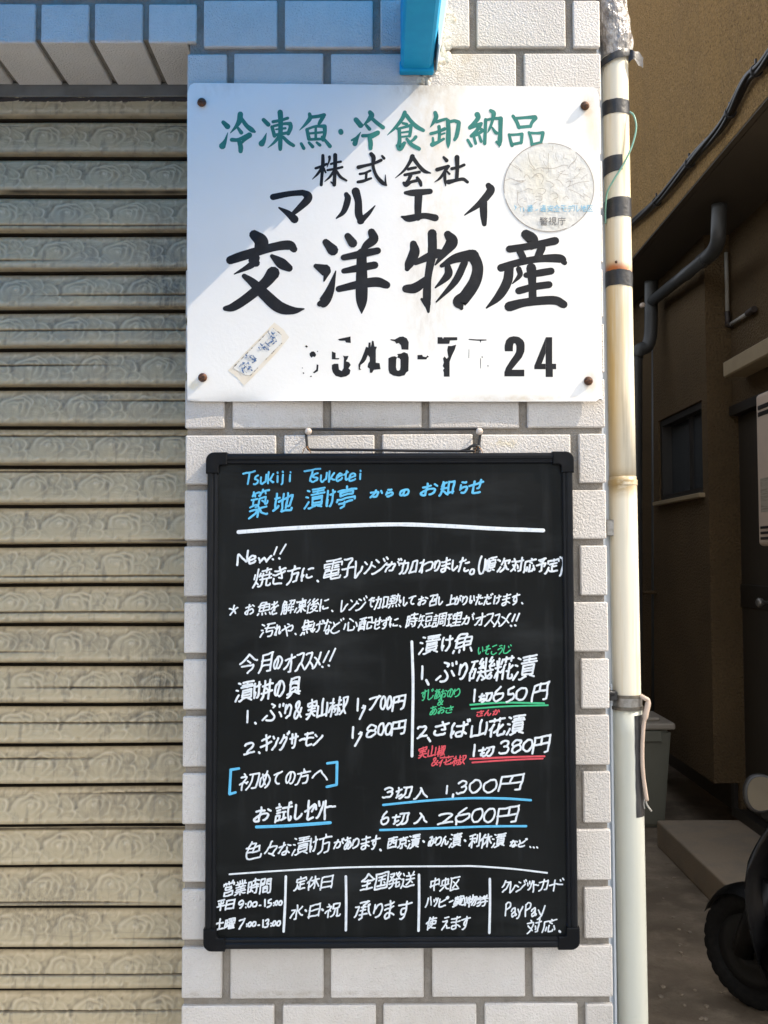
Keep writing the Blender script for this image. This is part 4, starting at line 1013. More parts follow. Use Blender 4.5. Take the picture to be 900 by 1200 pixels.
def corner(x, z, sx, sz):
    o2 = [(0.0075, 0)] ; L_ = .0245; T = .0148; rad = .0095
    out = [(rad - rad * math.cos(t), rad - rad * math.sin(t)) for t in (math.pi / 2 * k / 6 for k in range(7))]      # from left side to bottom
    out = [(0, L_)] + out + [(L_, 0), (L_, T)] + [(T + .003 - .003 * math.sin(t), T + .003 - .003 * math.cos(t)) for t in (math.pi / 2 * k / 3 for k in range(4))] + [(T, L_)]
    b = bmesh.new()
    f = [b.verts.new((x + sx * a, BY - .0016, z + sz * c_)) for a, c_ in out]; r_ = [b.verts.new((x + sx * a, BY + .016, z + sz * c_)) for a, c_ in out]
    b.faces.new(f); b.faces.new(r_[::-1]); n = len(out)
    for k in range(n): b.faces.new((f[k], r_[k], r_[(k + 1) % n], f[(k + 1) % n]))
    bmesh.ops.recalc_face_normals(b, faces=b.faces[:])
    ed = [e_ for e_ in b.edges if all(abs(v.co.y - (BY - .0016)) < 1e-6 for v in e_.verts)]
    bmesh.ops.bevel(b, geom=ed, offset=.0016, segments=3, affect='EDGES', profile=.6)
    finish(b, 'corner_cap', M['cap'], board)
corner(bl, bb, 1, 1); corner(br, bb, -1, 1); corner(bl, bt, 1, -1); corner(br, bt, -1, -1)

# ------------------------------------------------------------------ handwriting, character by character (photo pixels on the board's face)
WP = SURF                                                     # plane of the writing
def T(mname, wid, label, items, extra=None):
    """items: (characters, [x0, x1, x0, x1 ...], left top, left bottom, right top, right bottom)"""
    bm = bmesh.new(); k = [0]
    for (chs, xs_, lt, lb, rt, rb) in items:
        X0, X1 = xs_[0], xs_[-1]
        for i, ch in enumerate(chs):
            a, b = xs_[2 * i], xs_[2 * i + 1]; t = ((a + b) / 2 - X0) / max(1e-6, X1 - X0) if len(chs) > 1 else 0
            y0, y1 = lt + (rt - lt) * t, lb + (rb - lb) * t
            if ch in KANA_SMALL: d_ = (y1 - y0) * .09; y0 += d_; y1 -= d_
            write(bm, ch, a, b, y0, y1, wid, WP, k)
    if extra:
        for (pts, w_) in extra: stroke_px(bm, pts, w_, WP, .0004 + .00003 * (len(pts) % 3))
    face_front(bm); return finish_raw(bm, 'handwriting', M[mname], board, label)
def EV(x0, x1, n, g=.5):          # n evenly spaced boxes
    o_ = []; s_ = (x1 - x0) / n
    for i in range(n): o_ += [x0 + i * s_ + g / 2, x0 + (i + 1) * s_ - g / 2]
    return o_
DOT = lambda x, y, w=2.6: ([(x, y), (x + .8, y + .9)], w)
BANG = lambda x, y0, y1, s=5: [([(x + s, y0), (x + 1.5, y1 - 6)], 2.0), ([(x, y1 - .8), (x + .6, y1 - .3)], 2.4)]

T('m_blue', 2.3, 'blue romanised shop name', [('Tsukiji', [282.5, 299, 297, 304, 304.5, 313, 313.5, 322, 323.5, 327, 327, 334.5, 336, 344], 551, 570, 549, 567), ('Tsuketei', [355, 376, 364.5, 374, 375, 384, 384.5, 394, 393.5, 402.5, 402, 409.5, 408.5, 418, 419, 425.5], 548.5, 567, 548, 564.5)])
T('m_blue', 2.6, 'blue heading across the top of the board', [('築地', [292.5, 316, 319, 344], 571, 608, 577, 600), ('漬け亭', [357, 380.5, 381.5, 393, 394, 417], 572.5, 597, 569, 595), ('からの', [433, 449.5, 451, 461, 467.5, 480], 572, 585, 571, 583), ('お知らせ', [493, 513, 515, 533, 538, 548.5, 549, 567], 563.5, 583.5, 561, 578)])
T('m_white', 4.6, 'thick white rule under the heading', [], [([(279.5, 623.5), (350, 618.5), (455, 614.6), (519, 616.2), (580, 619.5), (636.5, 621.6)], 4.6)])
T('m_white', 2.5, 'large white word with two exclamation marks', [('New', [277.5, 291, 290.5, 301.5, 302, 318.5], 643, 664, 648, 660)], BANG(319.5, 641, 656) + BANG(327, 638, 655, 8))
T('m_white', 2.3, 'white sentence below the rule ending in brackets', [('焼き方に', [296.5, 319.5, 319, 335, 336, 352.5, 353, 367.5], 666, 690, 661, 681), ('電子レンジが', [378, 401.5, 400, 415.5, 415.5, 426, 426, 436.5, 435, 454, 451, 470], 656, 681, 653, 670),
    ('加わりました', [468, 489.5, 490, 508, 508, 516.5, 516.5, 529, 529, 537.5, 537, 550.5], 655, 673, 653, 670), ('。', [549.5, 556.5], 666, 674, 666, 674), ('（', [560, 565.5], 651, 674.5, 651, 674.5), ('順次対応予定', [566, 581.5, 582, 598, 598.5, 613.5, 613, 628.5, 628, 640.5, 639, 655.5], 653, 671, 654, 671), ('）', [655, 661], 650, 674.5, 650, 674.5)], [DOT(372, 680.5)])
T('m_white', 1.9, 'small white sentence beginning with a star', [('★', [268, 279], 708, 721, 708, 721), ('お魚を解凍後に', [287, 299, 302, 318.5, 317, 327, 329.5, 345.5, 345, 359.5, 359, 374.5, 374, 385.5], 706, 722, 699.5, 717.5), ('レンジで加熱', [399, 408, 409, 419, 417, 430, 431, 439, 439.5, 455, 455, 471], 702, 717, 695, 711.5), ('してお召し', [472, 478, 478, 487.5, 490, 501.5, 502.5, 513, 513, 519.5], 697, 711, 697, 710), ('上がり', [523.5, 534, 532, 541, 541, 548], 697, 709.5, 696, 710), ('いただけます', [549.5, 557, 557, 566.5, 566, 577.5, 578, 587.5, 588, 599, 599, 609.5], 696, 708.5, 695, 709.5)], [DOT(389, 715.5, 2), DOT(611.5, 706.5, 2)])
T('m_white', 1.9, 'small white sentence under the star line', [('汚れや', [305, 322, 321.5, 330, 330, 344.5], 730, 748, 730, 745.5), ('焦げなど', [352, 366.5, 366, 379.5, 379, 389, 388, 402.5], 726, 744, 725, 742), ('心配せずに', [403.5, 420, 420.5, 436.5, 436, 447.5, 446.5, 457, 456.5, 467], 724.5, 740, 722.5, 736), ('時短調理が', [475, 490, 490, 507, 506.5, 523, 523, 541, 541.5, 556], 718.5, 736.5, 717.5, 733), ('オススメ', [556.5, 569, 568, 580, 578, 587, 584.5, 598], 719, 734, 719, 733.5)], [DOT(346, 742.5, 2), DOT(468.5, 733.5, 2)] + BANG(598.5, 720, 734) + BANG(603.5, 719, 733.5))
T('m_white', 2.5, 'white heading at the top of the right column', [('漬け魚', [491.5, 516, 517, 531.5, 531, 555], 745, 767, 740, 764)])
T('m_green', 1.4, 'tiny green reading above the first fish', [('いそこうじ', [560, 566.5, 567, 575, 575.5, 583, 583, 589.5, 590, 599.5], 757, 768, 755.5, 766)])
T('m_white', 2.7, 'white first item of the right column', [('1', [491.5, 498], 778, 799, 778, 799), ('ぶり', [510.5, 534.5, 537, 548.5], 775, 799, 773, 798), ('磯糀漬', [549.5, 579.5, 579, 603, 602.5, 629], 771, 798.5, 767, 796)], [([(499.5, 797), (502, 802)], 3)])
T('m_white', 2.5, 'white price of 650 yen', [('1', [551.5, 560.5], 805.5, 824, 805.5, 824), ('切', [560.5, 577.5], 811, 823, 811, 823), ('650', [577.5, 591.5, 592.5, 604, 604, 618.5], 802.5, 824, 803, 821), ('円', [623.5, 643], 800, 821, 800, 821)])
T('m_green', 2.2, 'green double rule under the price', [], [([(551, 825.9), (590, 823.4), (637.5, 824.2)], 2.2), ([(552.5, 830.6), (595, 827.6), (642, 826.4)], 1.9)])
T('m_green', 1.4, 'small green note left of the price', [('すじあおのり', EV(493, 539.5, 6, 0), 808, 821, 804.5, 817.5), ('&', [512.5, 520], 818, 827, 818, 827), ('あおさ', EV(503, 531.5, 3), 827.5, 838, 825.5, 837)])
T('m_red', 1.5, 'tiny red reading above the second fish', [('さんか', EV(558, 586, 3), 831.5, 841, 829.5, 838.5)])
T('m_white', 2.7, 'white second item of the right column', [('2', [488, 501.5], 848.5, 865, 848.5, 865), ('さば', [508, 526, 528, 550.5], 843, 865, 843, 863), ('山花漬', [552, 571.5, 572, 592.5, 593, 616], 844, 865, 836.5, 861)], [([(501.5, 864.5), (504, 868.5)], 2.6)])
T('m_white', 2.5, 'white price of 380 yen', [('1', [551.5, 560.5], 870, 888, 870, 888), ('切', [560.5, 579.5], 874, 887, 874, 887), ('380', [584, 597.5, 598.5, 611.5, 612, 625], 866, 885.5, 863.5, 881), ('円', [624, 644], 861.5, 883, 861.5, 883)])
T('m_red', 2.2, 'red double rule under the price', [], [([(551, 889.4), (600, 887.2), (638, 886.2)], 2.2), ([(553.5, 893.5), (600, 890.4), (636, 888.9)], 1.9)])
T('m_red', 1.6, 'small red note left of the price', [('実山椒', EV(490, 522.5, 3, .3), 875, 889, 872.5, 886), ('&花椒', [505.5, 514, 514, 531, 530, 546], 887, 897.5, 884, 897)])
T('m_white', 3.2, 'white upright rule between the columns', [], [([(482.6, 752), (484, 800), (483.4, 850), (482.8, 886)], 3.3)])
T('m_white', 2.3, 'white heading of the left column', [('今月の', [280.5, 302, 303, 319, 320, 331.5], 765, 792.5, 768, 787), ('オススメ', [332.5, 346, 345.5, 358, 356.5, 368, 366, 376.5], 766, 788.5, 765, 783)], BANG(377.5, 763, 782, 8) + BANG(385, 760, 780.5, 8))
T('m_white', 2.6, 'white dish name under the left heading', [('漬け丼の具', [276, 297.5, 297, 306.5, 305.5, 320.5, 321.5, 334.5, 336, 353.5], 799, 823.5, 792, 817)])
T('m_white', 2.5, 'white first item of the left column', [('1', [287, 293], 830.5, 850, 830.5, 850), ('ぶり&実山椒', [307.5, 331.5, 333, 342, 344.5, 355, 359, 371.5, 371, 384, 384.5, 408], 824.5, 846, 815, 838.5)], [DOT(299, 847)])
T('m_white', 2.5, 'white price of 1,700 yen', [('1', [416, 422.5], 816.5, 835, 816.5, 835), ('700円', [432, 446.5, 445, 453, 452.5, 460, 459, 474.5], 815, 833.5, 813.5, 832.5)], [([(426, 827), (427.5, 829.5), (424.5, 836), (421.5, 842.5)], 2.4), ([(424.5, 829.5), (428, 827.5)], 2.2)])
T('m_white', 2.5, 'white second item of the left column', [('2', [285.5, 299.5], 868.5, 885, 868.5, 885), ('キングサーモン', [305, 319, 318.5, 327.5, 327, 339.5, 338.5, 349.5, 350, 358.5, 354.5, 368, 367, 379], 859.5, 881, 857, 873.5)], [DOT(303.5, 881.5)])
T('m_white', 2.5, 'white price of 1,800 yen', [('1', [409.5, 417.5], 850, 867.5, 850, 867.5), ('800円', [428.5, 441.5, 442, 451, 450.5, 460, 459, 475.5], 847.5, 865.5, 843.5, 861)], [([(422.5, 858), (423.5, 860.5), (420, 867), (416, 874)], 2.4), ([(420.5, 860), (424, 858.5)], 2.2)])
T('m_blue', 3.0, 'blue square bracket opening', [], [([(280, 900.5), (270.5, 902)], 3), ([(270.5, 902), (269, 930)], 3.2), ([(269, 930.5), (276, 928.5)], 3)])
T('m_blue', 3.0, 'blue square bracket closing', [], [([(383.5, 894.5), (395, 893)], 3), ([(395, 893), (394.5, 919)], 3.2), ([(394.5, 919.5), (383, 922)], 3)])
T('m_white', 2.1, 'white words between the blue brackets', [('初めての方へ', [281, 304, 304, 318, 319, 330.5, 334.5, 346.5, 347, 363.5, 365, 385.5], 905, 927, 899, 916)])
T('m_white', 2.6, 'white words above a blue rule', [('お試しセット', [298, 318, 322, 343, 345, 355.5, 356, 369.5, 368.5, 379.5, 380, 394.5], 943, 966, 934, 959)])
T('m_blue', 3.4, 'blue rule under the left words', [], [([(300.5, 969), (340, 967.4), (387, 964)], 3.6)])
T('m_white', 2.3, 'white words offering three pieces', [('3', [448, 461], 920.5, 936, 920.5, 936), ('切入', [463, 483, 485, 503], 921, 937, 922, 936)])
T('m_white', 2.3, 'white price of 1,300 yen', [('1', [520, 527.5], 919, 932, 919, 932), ('300円', [534.5, 548, 549.5, 565, 566.5, 583.5, 585, 612], 914, 932.5, 907.5, 927)], [([(531, 931), (530.5, 934)], 2.6)])
T('m_blue', 2.5, 'long blue rule under the first offer', [], [([(449, 943.2), (500, 938.2), (547, 935.4), (590, 935.6), (622, 937.6)], 2.7)])
T('m_white', 2.3, 'white words offering six pieces', [('6', [446, 456.5], 948.5, 968, 948.5, 968), ('切入', [459, 480, 485, 503], 952, 968, 952, 965)])
T('m_white', 2.3, 'white price of 2,600 yen', [('2', [513.5, 532], 951, 965.5, 951, 965.5), ('600円', [534, 552, 551.5, 566, 566, 581, 582.5, 607], 945, 965, 944.5, 965)], [([(535, 961), (534.5, 966)], 2.4)])
T('m_blue', 2.5, 'long blue rule under the second offer', [], [([(445.5, 972.6), (520, 970.2), (570, 968.4), (616.5, 968)], 2.7)])
T('m_white', 2.0, 'white sentence above the bottom table', [('色々な', [287, 307.5, 309, 325, 325.5, 341], 984.5, 1008, 986.5, 1002), ('漬け方', [342.5, 362.5, 363, 372.5, 373, 388.5], 981, 1003, 976, 998.5), ('があります', [390.5, 403.5, 403, 412.5, 412, 422, 422.5, 434, 433.5, 445.5], 981, 996, 979, 995.5),
    ('西京漬', [454, 466, 466, 478, 477.5, 492.5], 981.5, 994, 977, 994.5), ('みりん漬', [501, 510, 509.5, 518, 517, 527, 526, 541.5], 980, 992, 975, 993), ('利休漬', [549.5, 563, 562.5, 577, 576.5, 593], 976.5, 993.5, 976, 992.5), ('など', [597, 606.5, 607, 618], 984, 993, 982, 993)], [DOT(445.5, 995.5), DOT(496, 985.5), DOT(544.5, 984.5), DOT(621, 992, 1.8), DOT(625, 992.5, 1.8), DOT(629, 992.5, 1.8)])
T('m_white', 1.9, 'long thin white rule above the bottom table', [], [([(269, 1024.4), (330, 1020.2), (400, 1016.6), (460, 1015.4), (530, 1015), (556, 1015), (600, 1018), (641, 1022.8)], 2.0)])
for (lab, x0_, x1_, ya, yb) in (('first short upright rule of the bottom table', 335, 332.4, 1027, 1091.5), ('second short upright rule of the bottom table', 405.3, 405.3, 1027, 1090), ('third short upright rule of the bottom table', 491, 490.4, 1025, 1090.5), ('fourth short upright rule of the bottom table', 574, 573.4, 1030, 1093)):
    T('m_white', 3.0, lab, [], [([(x0_, ya), ((x0_ + x1_) / 2 + .4, (ya + yb) / 2), (x1_, yb)], 2.9)])
T('m_white', 2.0, 'white opening hours in the first table cell', [('営業時間', EV(261, 318, 4, .2), 1032.5, 1050.5, 1028.5, 1047), ('平日', [253.5, 264, 263.5, 275], 1055, 1067, 1053.5, 1066), ('9:00', [279, 286.5, 287, 289.5, 289.5, 295.5, 295, 302], 1053, 1066, 1055.5, 1063), ('-', [302.5, 307.5], 1057, 1062, 1057, 1062), ('15', [309, 312, 312.5, 319], 1052.5, 1064, 1052.5, 1064), (':00', [319.5, 322, 321.5, 326.5, 326, 331.5], 1054.5, 1062, 1054, 1062),
    ('土曜', [252, 263.5, 263, 276], 1076, 1089.5, 1075.5, 1088.5), ('7', [279, 287.5], 1076, 1089, 1076, 1089), (':00', [288, 290.5, 290, 295.5, 295, 301], 1079, 1086.5, 1078.5, 1086.5), ('-', [301, 306], 1080, 1085, 1080, 1085), ('13', [306.5, 310, 309.5, 316], 1076, 1088, 1076, 1087.5), (':00', [316.5, 319, 318.5, 324, 323.5, 329.5], 1078, 1086, 1077.5, 1086)])
T('m_white', 1.9, 'white closing days in the second table cell', [('定休日', EV(344.5, 390, 3, .5), 1026.5, 1043.5, 1026, 1041.5), ('水', [340, 355.5], 1059, 1077, 1059, 1077), ('日', [361.5, 375], 1059, 1075, 1059, 1075), ('祝', [381, 399.5], 1057.5, 1074.5, 1057.5, 1074.5)], [DOT(358, 1066.5), DOT(377.5, 1065.5)])
T('m_white', 2.1, 'white words in the middle table cell', [('全国発送', [422.5, 439, 439, 455, 455, 470.5, 470, 487], 1023, 1043, 1021, 1040), ('承ります', [416, 435.5, 437.5, 449, 450, 463, 465, 482], 1055, 1077, 1055, 1076)])
T('m_white', 1.8, 'white words in the fourth table cell', [('中央区', EV(503.5, 539.5, 3, .5), 1028, 1044, 1027.5, 1043), ('ハッピー買い物券', [498, 507, 507.5, 514, 514.5, 525.5, 525.5, 531.5, 531, 544.5, 543.5, 548, 547, 559, 558.5, 573], 1051, 1063, 1048, 1062), ('使えます', [498.5, 512, 517.5, 528, 528, 540, 540, 551.5], 1074, 1089, 1072.5, 1088.5)])
T('m_white', 1.8, 'white words in the last table cell', [('クレジットカード', [587, 597, 597, 604.5, 604.5, 617, 617, 624.5, 624, 632, 631, 643, 643, 650.5, 649, 661], 1032, 1046, 1028.5, 1043), ('PayPay', [591.5, 599, 598.5, 606.5, 605.5, 613.5, 615, 623, 622, 630, 629.5, 639.5], 1056, 1074, 1056, 1075.5), ('対応', [617, 634.5, 635, 652.5], 1077, 1094, 1076.5, 1092.5)], [DOT(655.5, 1091)])

# ------------------------------------------------------------------ hooks and the wire loop that carry the board
for i, (px, lab) in enumerate(((361.5, 'left one of the two cream headed hooks above the chalkboard'), (561.5, 'right one of the two cream headed hooks above the chalkboard'))):
    c = PY(px, 506, -.010); t = thing('wall_hook', lab, 'hook', (c.x, .006, c.z), 'hooks carrying the chalkboard')
    bm = bmesh.new(); lathe(bm, [(.0022, .0), (.0040, -.0006), (.0042, -.0036), (.0030, -.0058), (.0010, -.0064)], (c.x, c.y, c.z), 'y', 14); finish_raw(bm, 'knob', M['cream_knob'], t)
    bm = bmesh.new(); lathe(bm, [(.0011, .001), (.0011, .018)], (c.x, c.y, c.z), 'y', 10); finish(bm, 'shank', M['screw'], t)
hw = thing('hanging_wire', 'black wire loop strung between the two hooks above the chalkboard', 'wire', (PY(460, 515, -.016).x, -.016, PY(460, 515, -.016).z))
def ppx(lst, y=-.0095): return [PY(a, b, y) if len((a, b)) == 2 else None for a, b in lst]
bm = bmesh.new()
tube(bm, spline(ppx([(358, 509), (364, 503.6), (372, 503.2), (460, 503.4), (545, 502.8), (556, 502.6), (562, 504), (563.5, 508)]), 5), .0017, 10)
tube(bm, spline(ppx([(358.5, 508), (359.5, 518), (361, 525), (367, 527), (420, 527.2), (480, 528.2), (540, 528.6), (557, 528.4)], -.0105), 5), .0016, 10)
tube(bm, spline(ppx([(563.5, 506), (562, 515), (560.5, 523), (558, 527.5)], -.0100), 5), .0016, 10)
tube(bm, spline(ppx([(540, 528.4), (547, 526.5), (552, 523), (557, 522), (561, 524), (558, 528)], -.0110), 4), .0015, 8)
tube(bm, spline(ppx([(548, 529), (551, 524.5), (556, 521), (559.5, 523.5), (555, 528.5)], -.0090), 4), .0014, 8)
finish(bm, 'loop', M['wire'], hw)
for pair in (([(359.5, 523), (356, 527), (354.3, 532)], [(360.5, 525), (363, 528), (364.3, 532)]), ([(560, 523), (564, 527), (566, 532)], [(558.5, 525), (557, 528), (556, 532)])):
    bm = bmesh.new(); a, b = pair
    tube(bm, spline(ppx(a[::-1] + b, -.0120), 4), .00042, 6)
    finish(bm, 'bronze_tie', M['copper'], hw)

# ------------------------------------------------------------------ down pipe beside the pillar
PYY = .030
pc = lambda py: None
def pipe_c(py): return PY(723.0 + (py - 200) * .0186, py, PYY)
top, bot = pipe_c(60), pipe_c(1200)
dxdz = (bot.x - top.x) / (bot.z - top.z)
def pipe_at(z, off=0.0): return Vector((top.x + (z - top.z) * dxdz + off, PYY, z))
pr = .0158
dp = thing('down_pipe', 'cream plastic down pipe banded with black tape beside the tiled pillar', 'pipe', (pipe_at(0).x, PYY, 0))
zc = PY(734, 822, PYY).z; zj = PY(728, 563, PYY).z; zw = PY(722, 70, PYY).z
def pipe_part(name, m, z0, z1, r, label=None, prof=None):
    bm = bmesh.new(); n = 40
    tube(bm, [pipe_at(z0 + (z1 - z0) * t / n) for t in range(n + 1)], [r if prof is None else r * prof(t / n) for t in range(n + 1)], 40)
    return finish_raw(bm, name, m, dp, label, kind=None)
pipe_part('upper_pipe', M['pipe'], zj + .004, 6.0, pr)
pipe_part('middle_pipe', M['pipe'], zc - .006, zj + .0042, pr * 1.055, prof=lambda t: 1 - .03 * (t > .99))
pipe_part('lower_pipe', M['pipe2'], 0, zc - .004, pr * 1.12)
for za_, zb_ in ((563, 569),):
    pipe_part('joint_ring', M['pipe'], PY(728, zb_, PYY).z, PY(728, za_, PYY).z, pr * 1.10)
for k, (a, b) in enumerate(((121, 137.5), (236, 258.5), (320.5, 338.5))):
    z0, z1 = PY(722, b, PYY).z, PY(722, a, PYY).z
    bm = bmesh.new(); n = 40; rg = []
    for j in range(5):
        t = j / 4; rg.append([])
        for q in range(n):
            an = 2 * math.pi * q / n; z = z0 + (z1 - z0) * t + .0012 * math.sin(an + k * 2) + .0008 * noise.noise(Vector((math.cos(an) * 3, math.sin(an) * 3, t * 2 + k)))
            c_ = pipe_at(z); r_ = pr * 1.035 + .0003 * noise.noise(Vector((math.cos(an) * 5, math.sin(an) * 5, t * 4 + k)))
            rg[-1].append(bm.verts.new((c_.x + math.cos(an) * r_, c_.y + math.sin(an) * r_, z)))
    for a_, b_ in zip(rg[:-1], rg[1:]):
        for q in range(n): bm.faces.new((a_[q], a_[(q + 1) % n], b_[(q + 1) % n], b_[q])).smooth = True
    finish(bm, 'tape_band', M['tape'], dp)
bm = bmesh.new(); rg = []   # a torn half band
for j in range(5):
    rg.append([])
    for q in range(16):
        an = R(150 + 130 * q / 15); t = j / 4; z = PY(717, 210 - 22 * t - .35 * q * (1 if t < .5 else .2), PYY).z; c_ = pipe_at(z); r_ = pr * 1.04
        if q == 15: an += .15 * noise.noise(Vector((t * 9, 1, 1)))
        rg[-1].append(bm.verts.new((c_.x + math.cos(an) * r_, c_.y + math.sin(an) * r_, z)))
for a_, b_ in zip(rg[:-1], rg[1:]):
    for q in range(15): bm.faces.new((a_[q], a_[q + 1], b_[q + 1], b_[q])).smooth = True
finish(bm, 'torn_tape', M['tape'], dp)
# clamp with two ribs, a bolt lug on the left
for a, b in ((813, 816.5), (826.5, 830.5)):
    pipe_part('clamp_rib', M['dark_rib'], PY(734, b, PYY).z, PY(734, a, PYY).z, pr * 1.20)
pipe_part('clamp_band', M['steel'], PY(734, 827, PYY).z, PY(734, 815, PYY).z, pr * 1.135)
c_ = PY(715.5, 815, PYY - .014); bm = bmesh.new()
tube(bm, [(c_.x - .003, c_.y, c_.z + .010), (c_.x - .003, c_.y, c_.z - .004)], .0033, 12); tube(bm, [(c_.x - .008, c_.y - .002, c_.z + .004), (c_.x + .004, c_.y - .002, c_.z + .003)], .003, 12)
box(bm, c_.x - .002, c_.x + .008, c_.y - .002, c_.y + .012, c_.z - .006, c_.z + .005, .001)
finish(bm, 'clamp_bolt', M['black'], dp)
# dark tape strip down the right front of the lower pipe
bm = bmesh.new(); rg = []
for j in range(24):
    t = j / 23; z = PY(745, 954 - 118 * t, PYY).z; c_ = pipe_at(z); rg.append([])
    for q in range(8):
        an = R(-76 + 62 * q / 7 + (2.5 * noise.noise(Vector((t * 8, 2, 0))) if q == 0 else 0)); rg[-1].append(bm.verts.new((c_.x + math.cos(an) * pr * 1.14, c_.y + math.sin(an) * pr * 1.14, z)))
for a_, b_ in zip(rg[:-1], rg[1:]):
    for q in range(7): bm.faces.new((a_[q], a_[q + 1], b_[q + 1], b_[q])).smooth = True
finish(bm, 'tape_strip', M['tape'], dp)
# rust patch around a nail
c_ = PY(722, 307, PYY - .0165); bm = bmesh.new(); lathe(bm, [(.0006, -.0016), (.0016, -.0012), (.0018, .0)], (c_.x, c_.y, c_.z), 'y', 10); finish(bm, 'nail', M['screw'], dp)
# wrapped elbow at the top
bm = bmesh.new()
path = spline([PY(712, -60, PYY), PY(712, -20, PYY - .003), PY(714, 8, PYY - .004), PY(719, 35, PYY - .003), PY(722, 55, PYY - .001), pipe_at(zw)], 9)
nr_ = len(path); tube(bm, path, [(.0158 + .0042 * min(1, (nr_ - i) / 10)) for i in range(nr_)], 48)
for v in bm.verts:
    n_ = noise.noise(Vector((v.co.x * 90, v.co.y * 90, v.co.z * 55))) + .5 * noise.noise(Vector((v.co.x * 190, v.co.y * 190 + v.co.z * 90, v.co.z * 130)))
    cc = min(path, key=lambda p: (p - v.co).length); d_ = (v.co - cc)
    if d_.length > 1e-5: v.co += d_.normalized() * n_ * .0022
finish_raw(bm, 'plastic_wrap', M['wrap'], dp, 'crumpled grey plastic wrapped round the top bend', smooth=True)
# black tie with a loose end
bm = bmesh.new(); rg = []
for j in range(4):
    rg.append([])
    for q in range(40):
        an = 2 * math.pi * q / 40; z = PY(722, 77 - 9 * j / 3, PYY).z + math.cos(an) * .0065 + .0012 * noise.noise(Vector((math.cos(an) * 2, math.sin(an) * 2, j * .4))); c_ = pipe_at(z); r_ = .0196 + .0008 * math.sin(j * 1.05)
        rg[-1].append(bm.verts.new((c_.x + math.cos(an) * r_, c_.y + math.sin(an) * r_, z)))
for a_, b_ in zip(rg[:-1], rg[1:]):
    for q in range(40): bm.faces.new((a_[q], a_[(q + 1) % 40], b_[(q + 1) % 40], b_[q])).smooth = True
for sgn, ty in ((0, 0), (1, 3)):
    pts = spline([PY(737, 64 + ty, PYY - .012), PY(743, 63 + ty, PYY - .015), PY(749, 66 + ty * 2, PYY - .012), PY(754, 71 + ty * 2, PYY - .006)], 4); st_ = []
    for i, p in enumerate(pts):
        w_ = .0045 + .0012 * math.sin(i); st_.append((bm.verts.new(p + Vector((0, 0, w_))), bm.verts.new(p - Vector((.001, .001, w_)))))
    for (a, b), (c2, d2) in zip(st_[:-1], st_[1:]): bm.faces.new((a, b, d2, c2))
finish_raw(bm, 'tie', M['tape'], dp, 'black plastic tie with a loose end')
# thin green wire and the cut cable
bm = bmesh.new(); tube(bm, spline([PY(738, 131, PYY - .012), PY(743, 136, PYY - .016), PY(745.5, 150, PYY - .018), PY(741, 170, PYY - .019), PY(731, 192, PYY - .0195), PY(719, 211, PYY - .0185), PY(711.5, 226, PYY - .014), PY(709.5, 245, PYY - .010), PY(709.5, 262, PYY - .006)], 8), .00115, 8)
o = finish(bm, 'thin_wire', M['green_wire']); tag(o, 'thin green wire looping down the front of the taped pipe', 'wire')
cb = thing('cut_cable', 'short beige cable with a frayed end hanging from the pipe clamp', 'cable', tuple(PY(757, 824, PYY - .006)))
bm = bmesh.new(); tube(bm, spline([PY(750.5, 815.5, PYY - .012), PY(755, 818, PYY - .014), PY(759.5, 822, PYY - .014), PY(757, 836, PYY - .015), PY(754, 852, PYY - .015), PY(752.6, 880, PYY - .015), PY(753.4, 905, PYY - .015), PY(756, 925, PYY - .014), PY(758, 938, PYY - .013)], 6), [.0028] * 13 + [.0034] * 8 + [.0024] * 28, 12); finish(bm, 'sheath', M['cable'], cb)
bm = bmesh.new()
tube(bm, spline([PY(757, 937, PYY - .013), PY(758, 943, PYY - .013), PY(763.5, 950.5, PYY - .012)], 4), .0011, 8); tube(bm, spline([PY(755.5, 936, PYY - .013), PY(754.5, 942, PYY - .013), PY(755.5, 948, PYY - .012)], 4), .0007, 8)
finish(bm, 'bare_ends', M['conduit'], cb)

# ------------------------------------------------------------------ the alley on the right
XO, XA, XB = 1.476, 1.75, 1.886                               # overhang face, far wall, near wall
YS = 5.2 - 1.15                                               # where the far wall steps out
ZSO = 3.25
nb = thing('neighbour_building', 'brown stucco house with an overhanging upper storey along the alley', 'building', (2.6, 3.5, 0))
YN, YF = 0.75, 5.62
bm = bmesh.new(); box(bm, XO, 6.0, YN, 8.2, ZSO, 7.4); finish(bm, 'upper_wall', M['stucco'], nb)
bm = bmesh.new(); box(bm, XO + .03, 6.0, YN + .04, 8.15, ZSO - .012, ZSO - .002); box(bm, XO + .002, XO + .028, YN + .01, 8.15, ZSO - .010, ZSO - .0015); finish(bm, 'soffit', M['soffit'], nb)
fl = .32
bm = bmesh.new()
# far wall with a window opening
wy0, wy1 = PX(823, 520, XA).y, PX(771.5, 520, XA).y
wz0, wz1 = (PX(771.6, 590, XA).z + PX(823, 577, XA).z) / 2, (PX(771.6, 494, XA).z + PX(818, 470, XA).z) / 2
box(bm, XA, XA + .2, YS, wy0, fl, ZSO - .013); box(bm, XA, XA + .2, wy1, YF, fl, ZSO - .013)
box(bm, XA, XA + .2, wy0, wy1, fl, wz0); box(bm, XA, XA + .2, wy0, wy1, wz1, ZSO - .013)
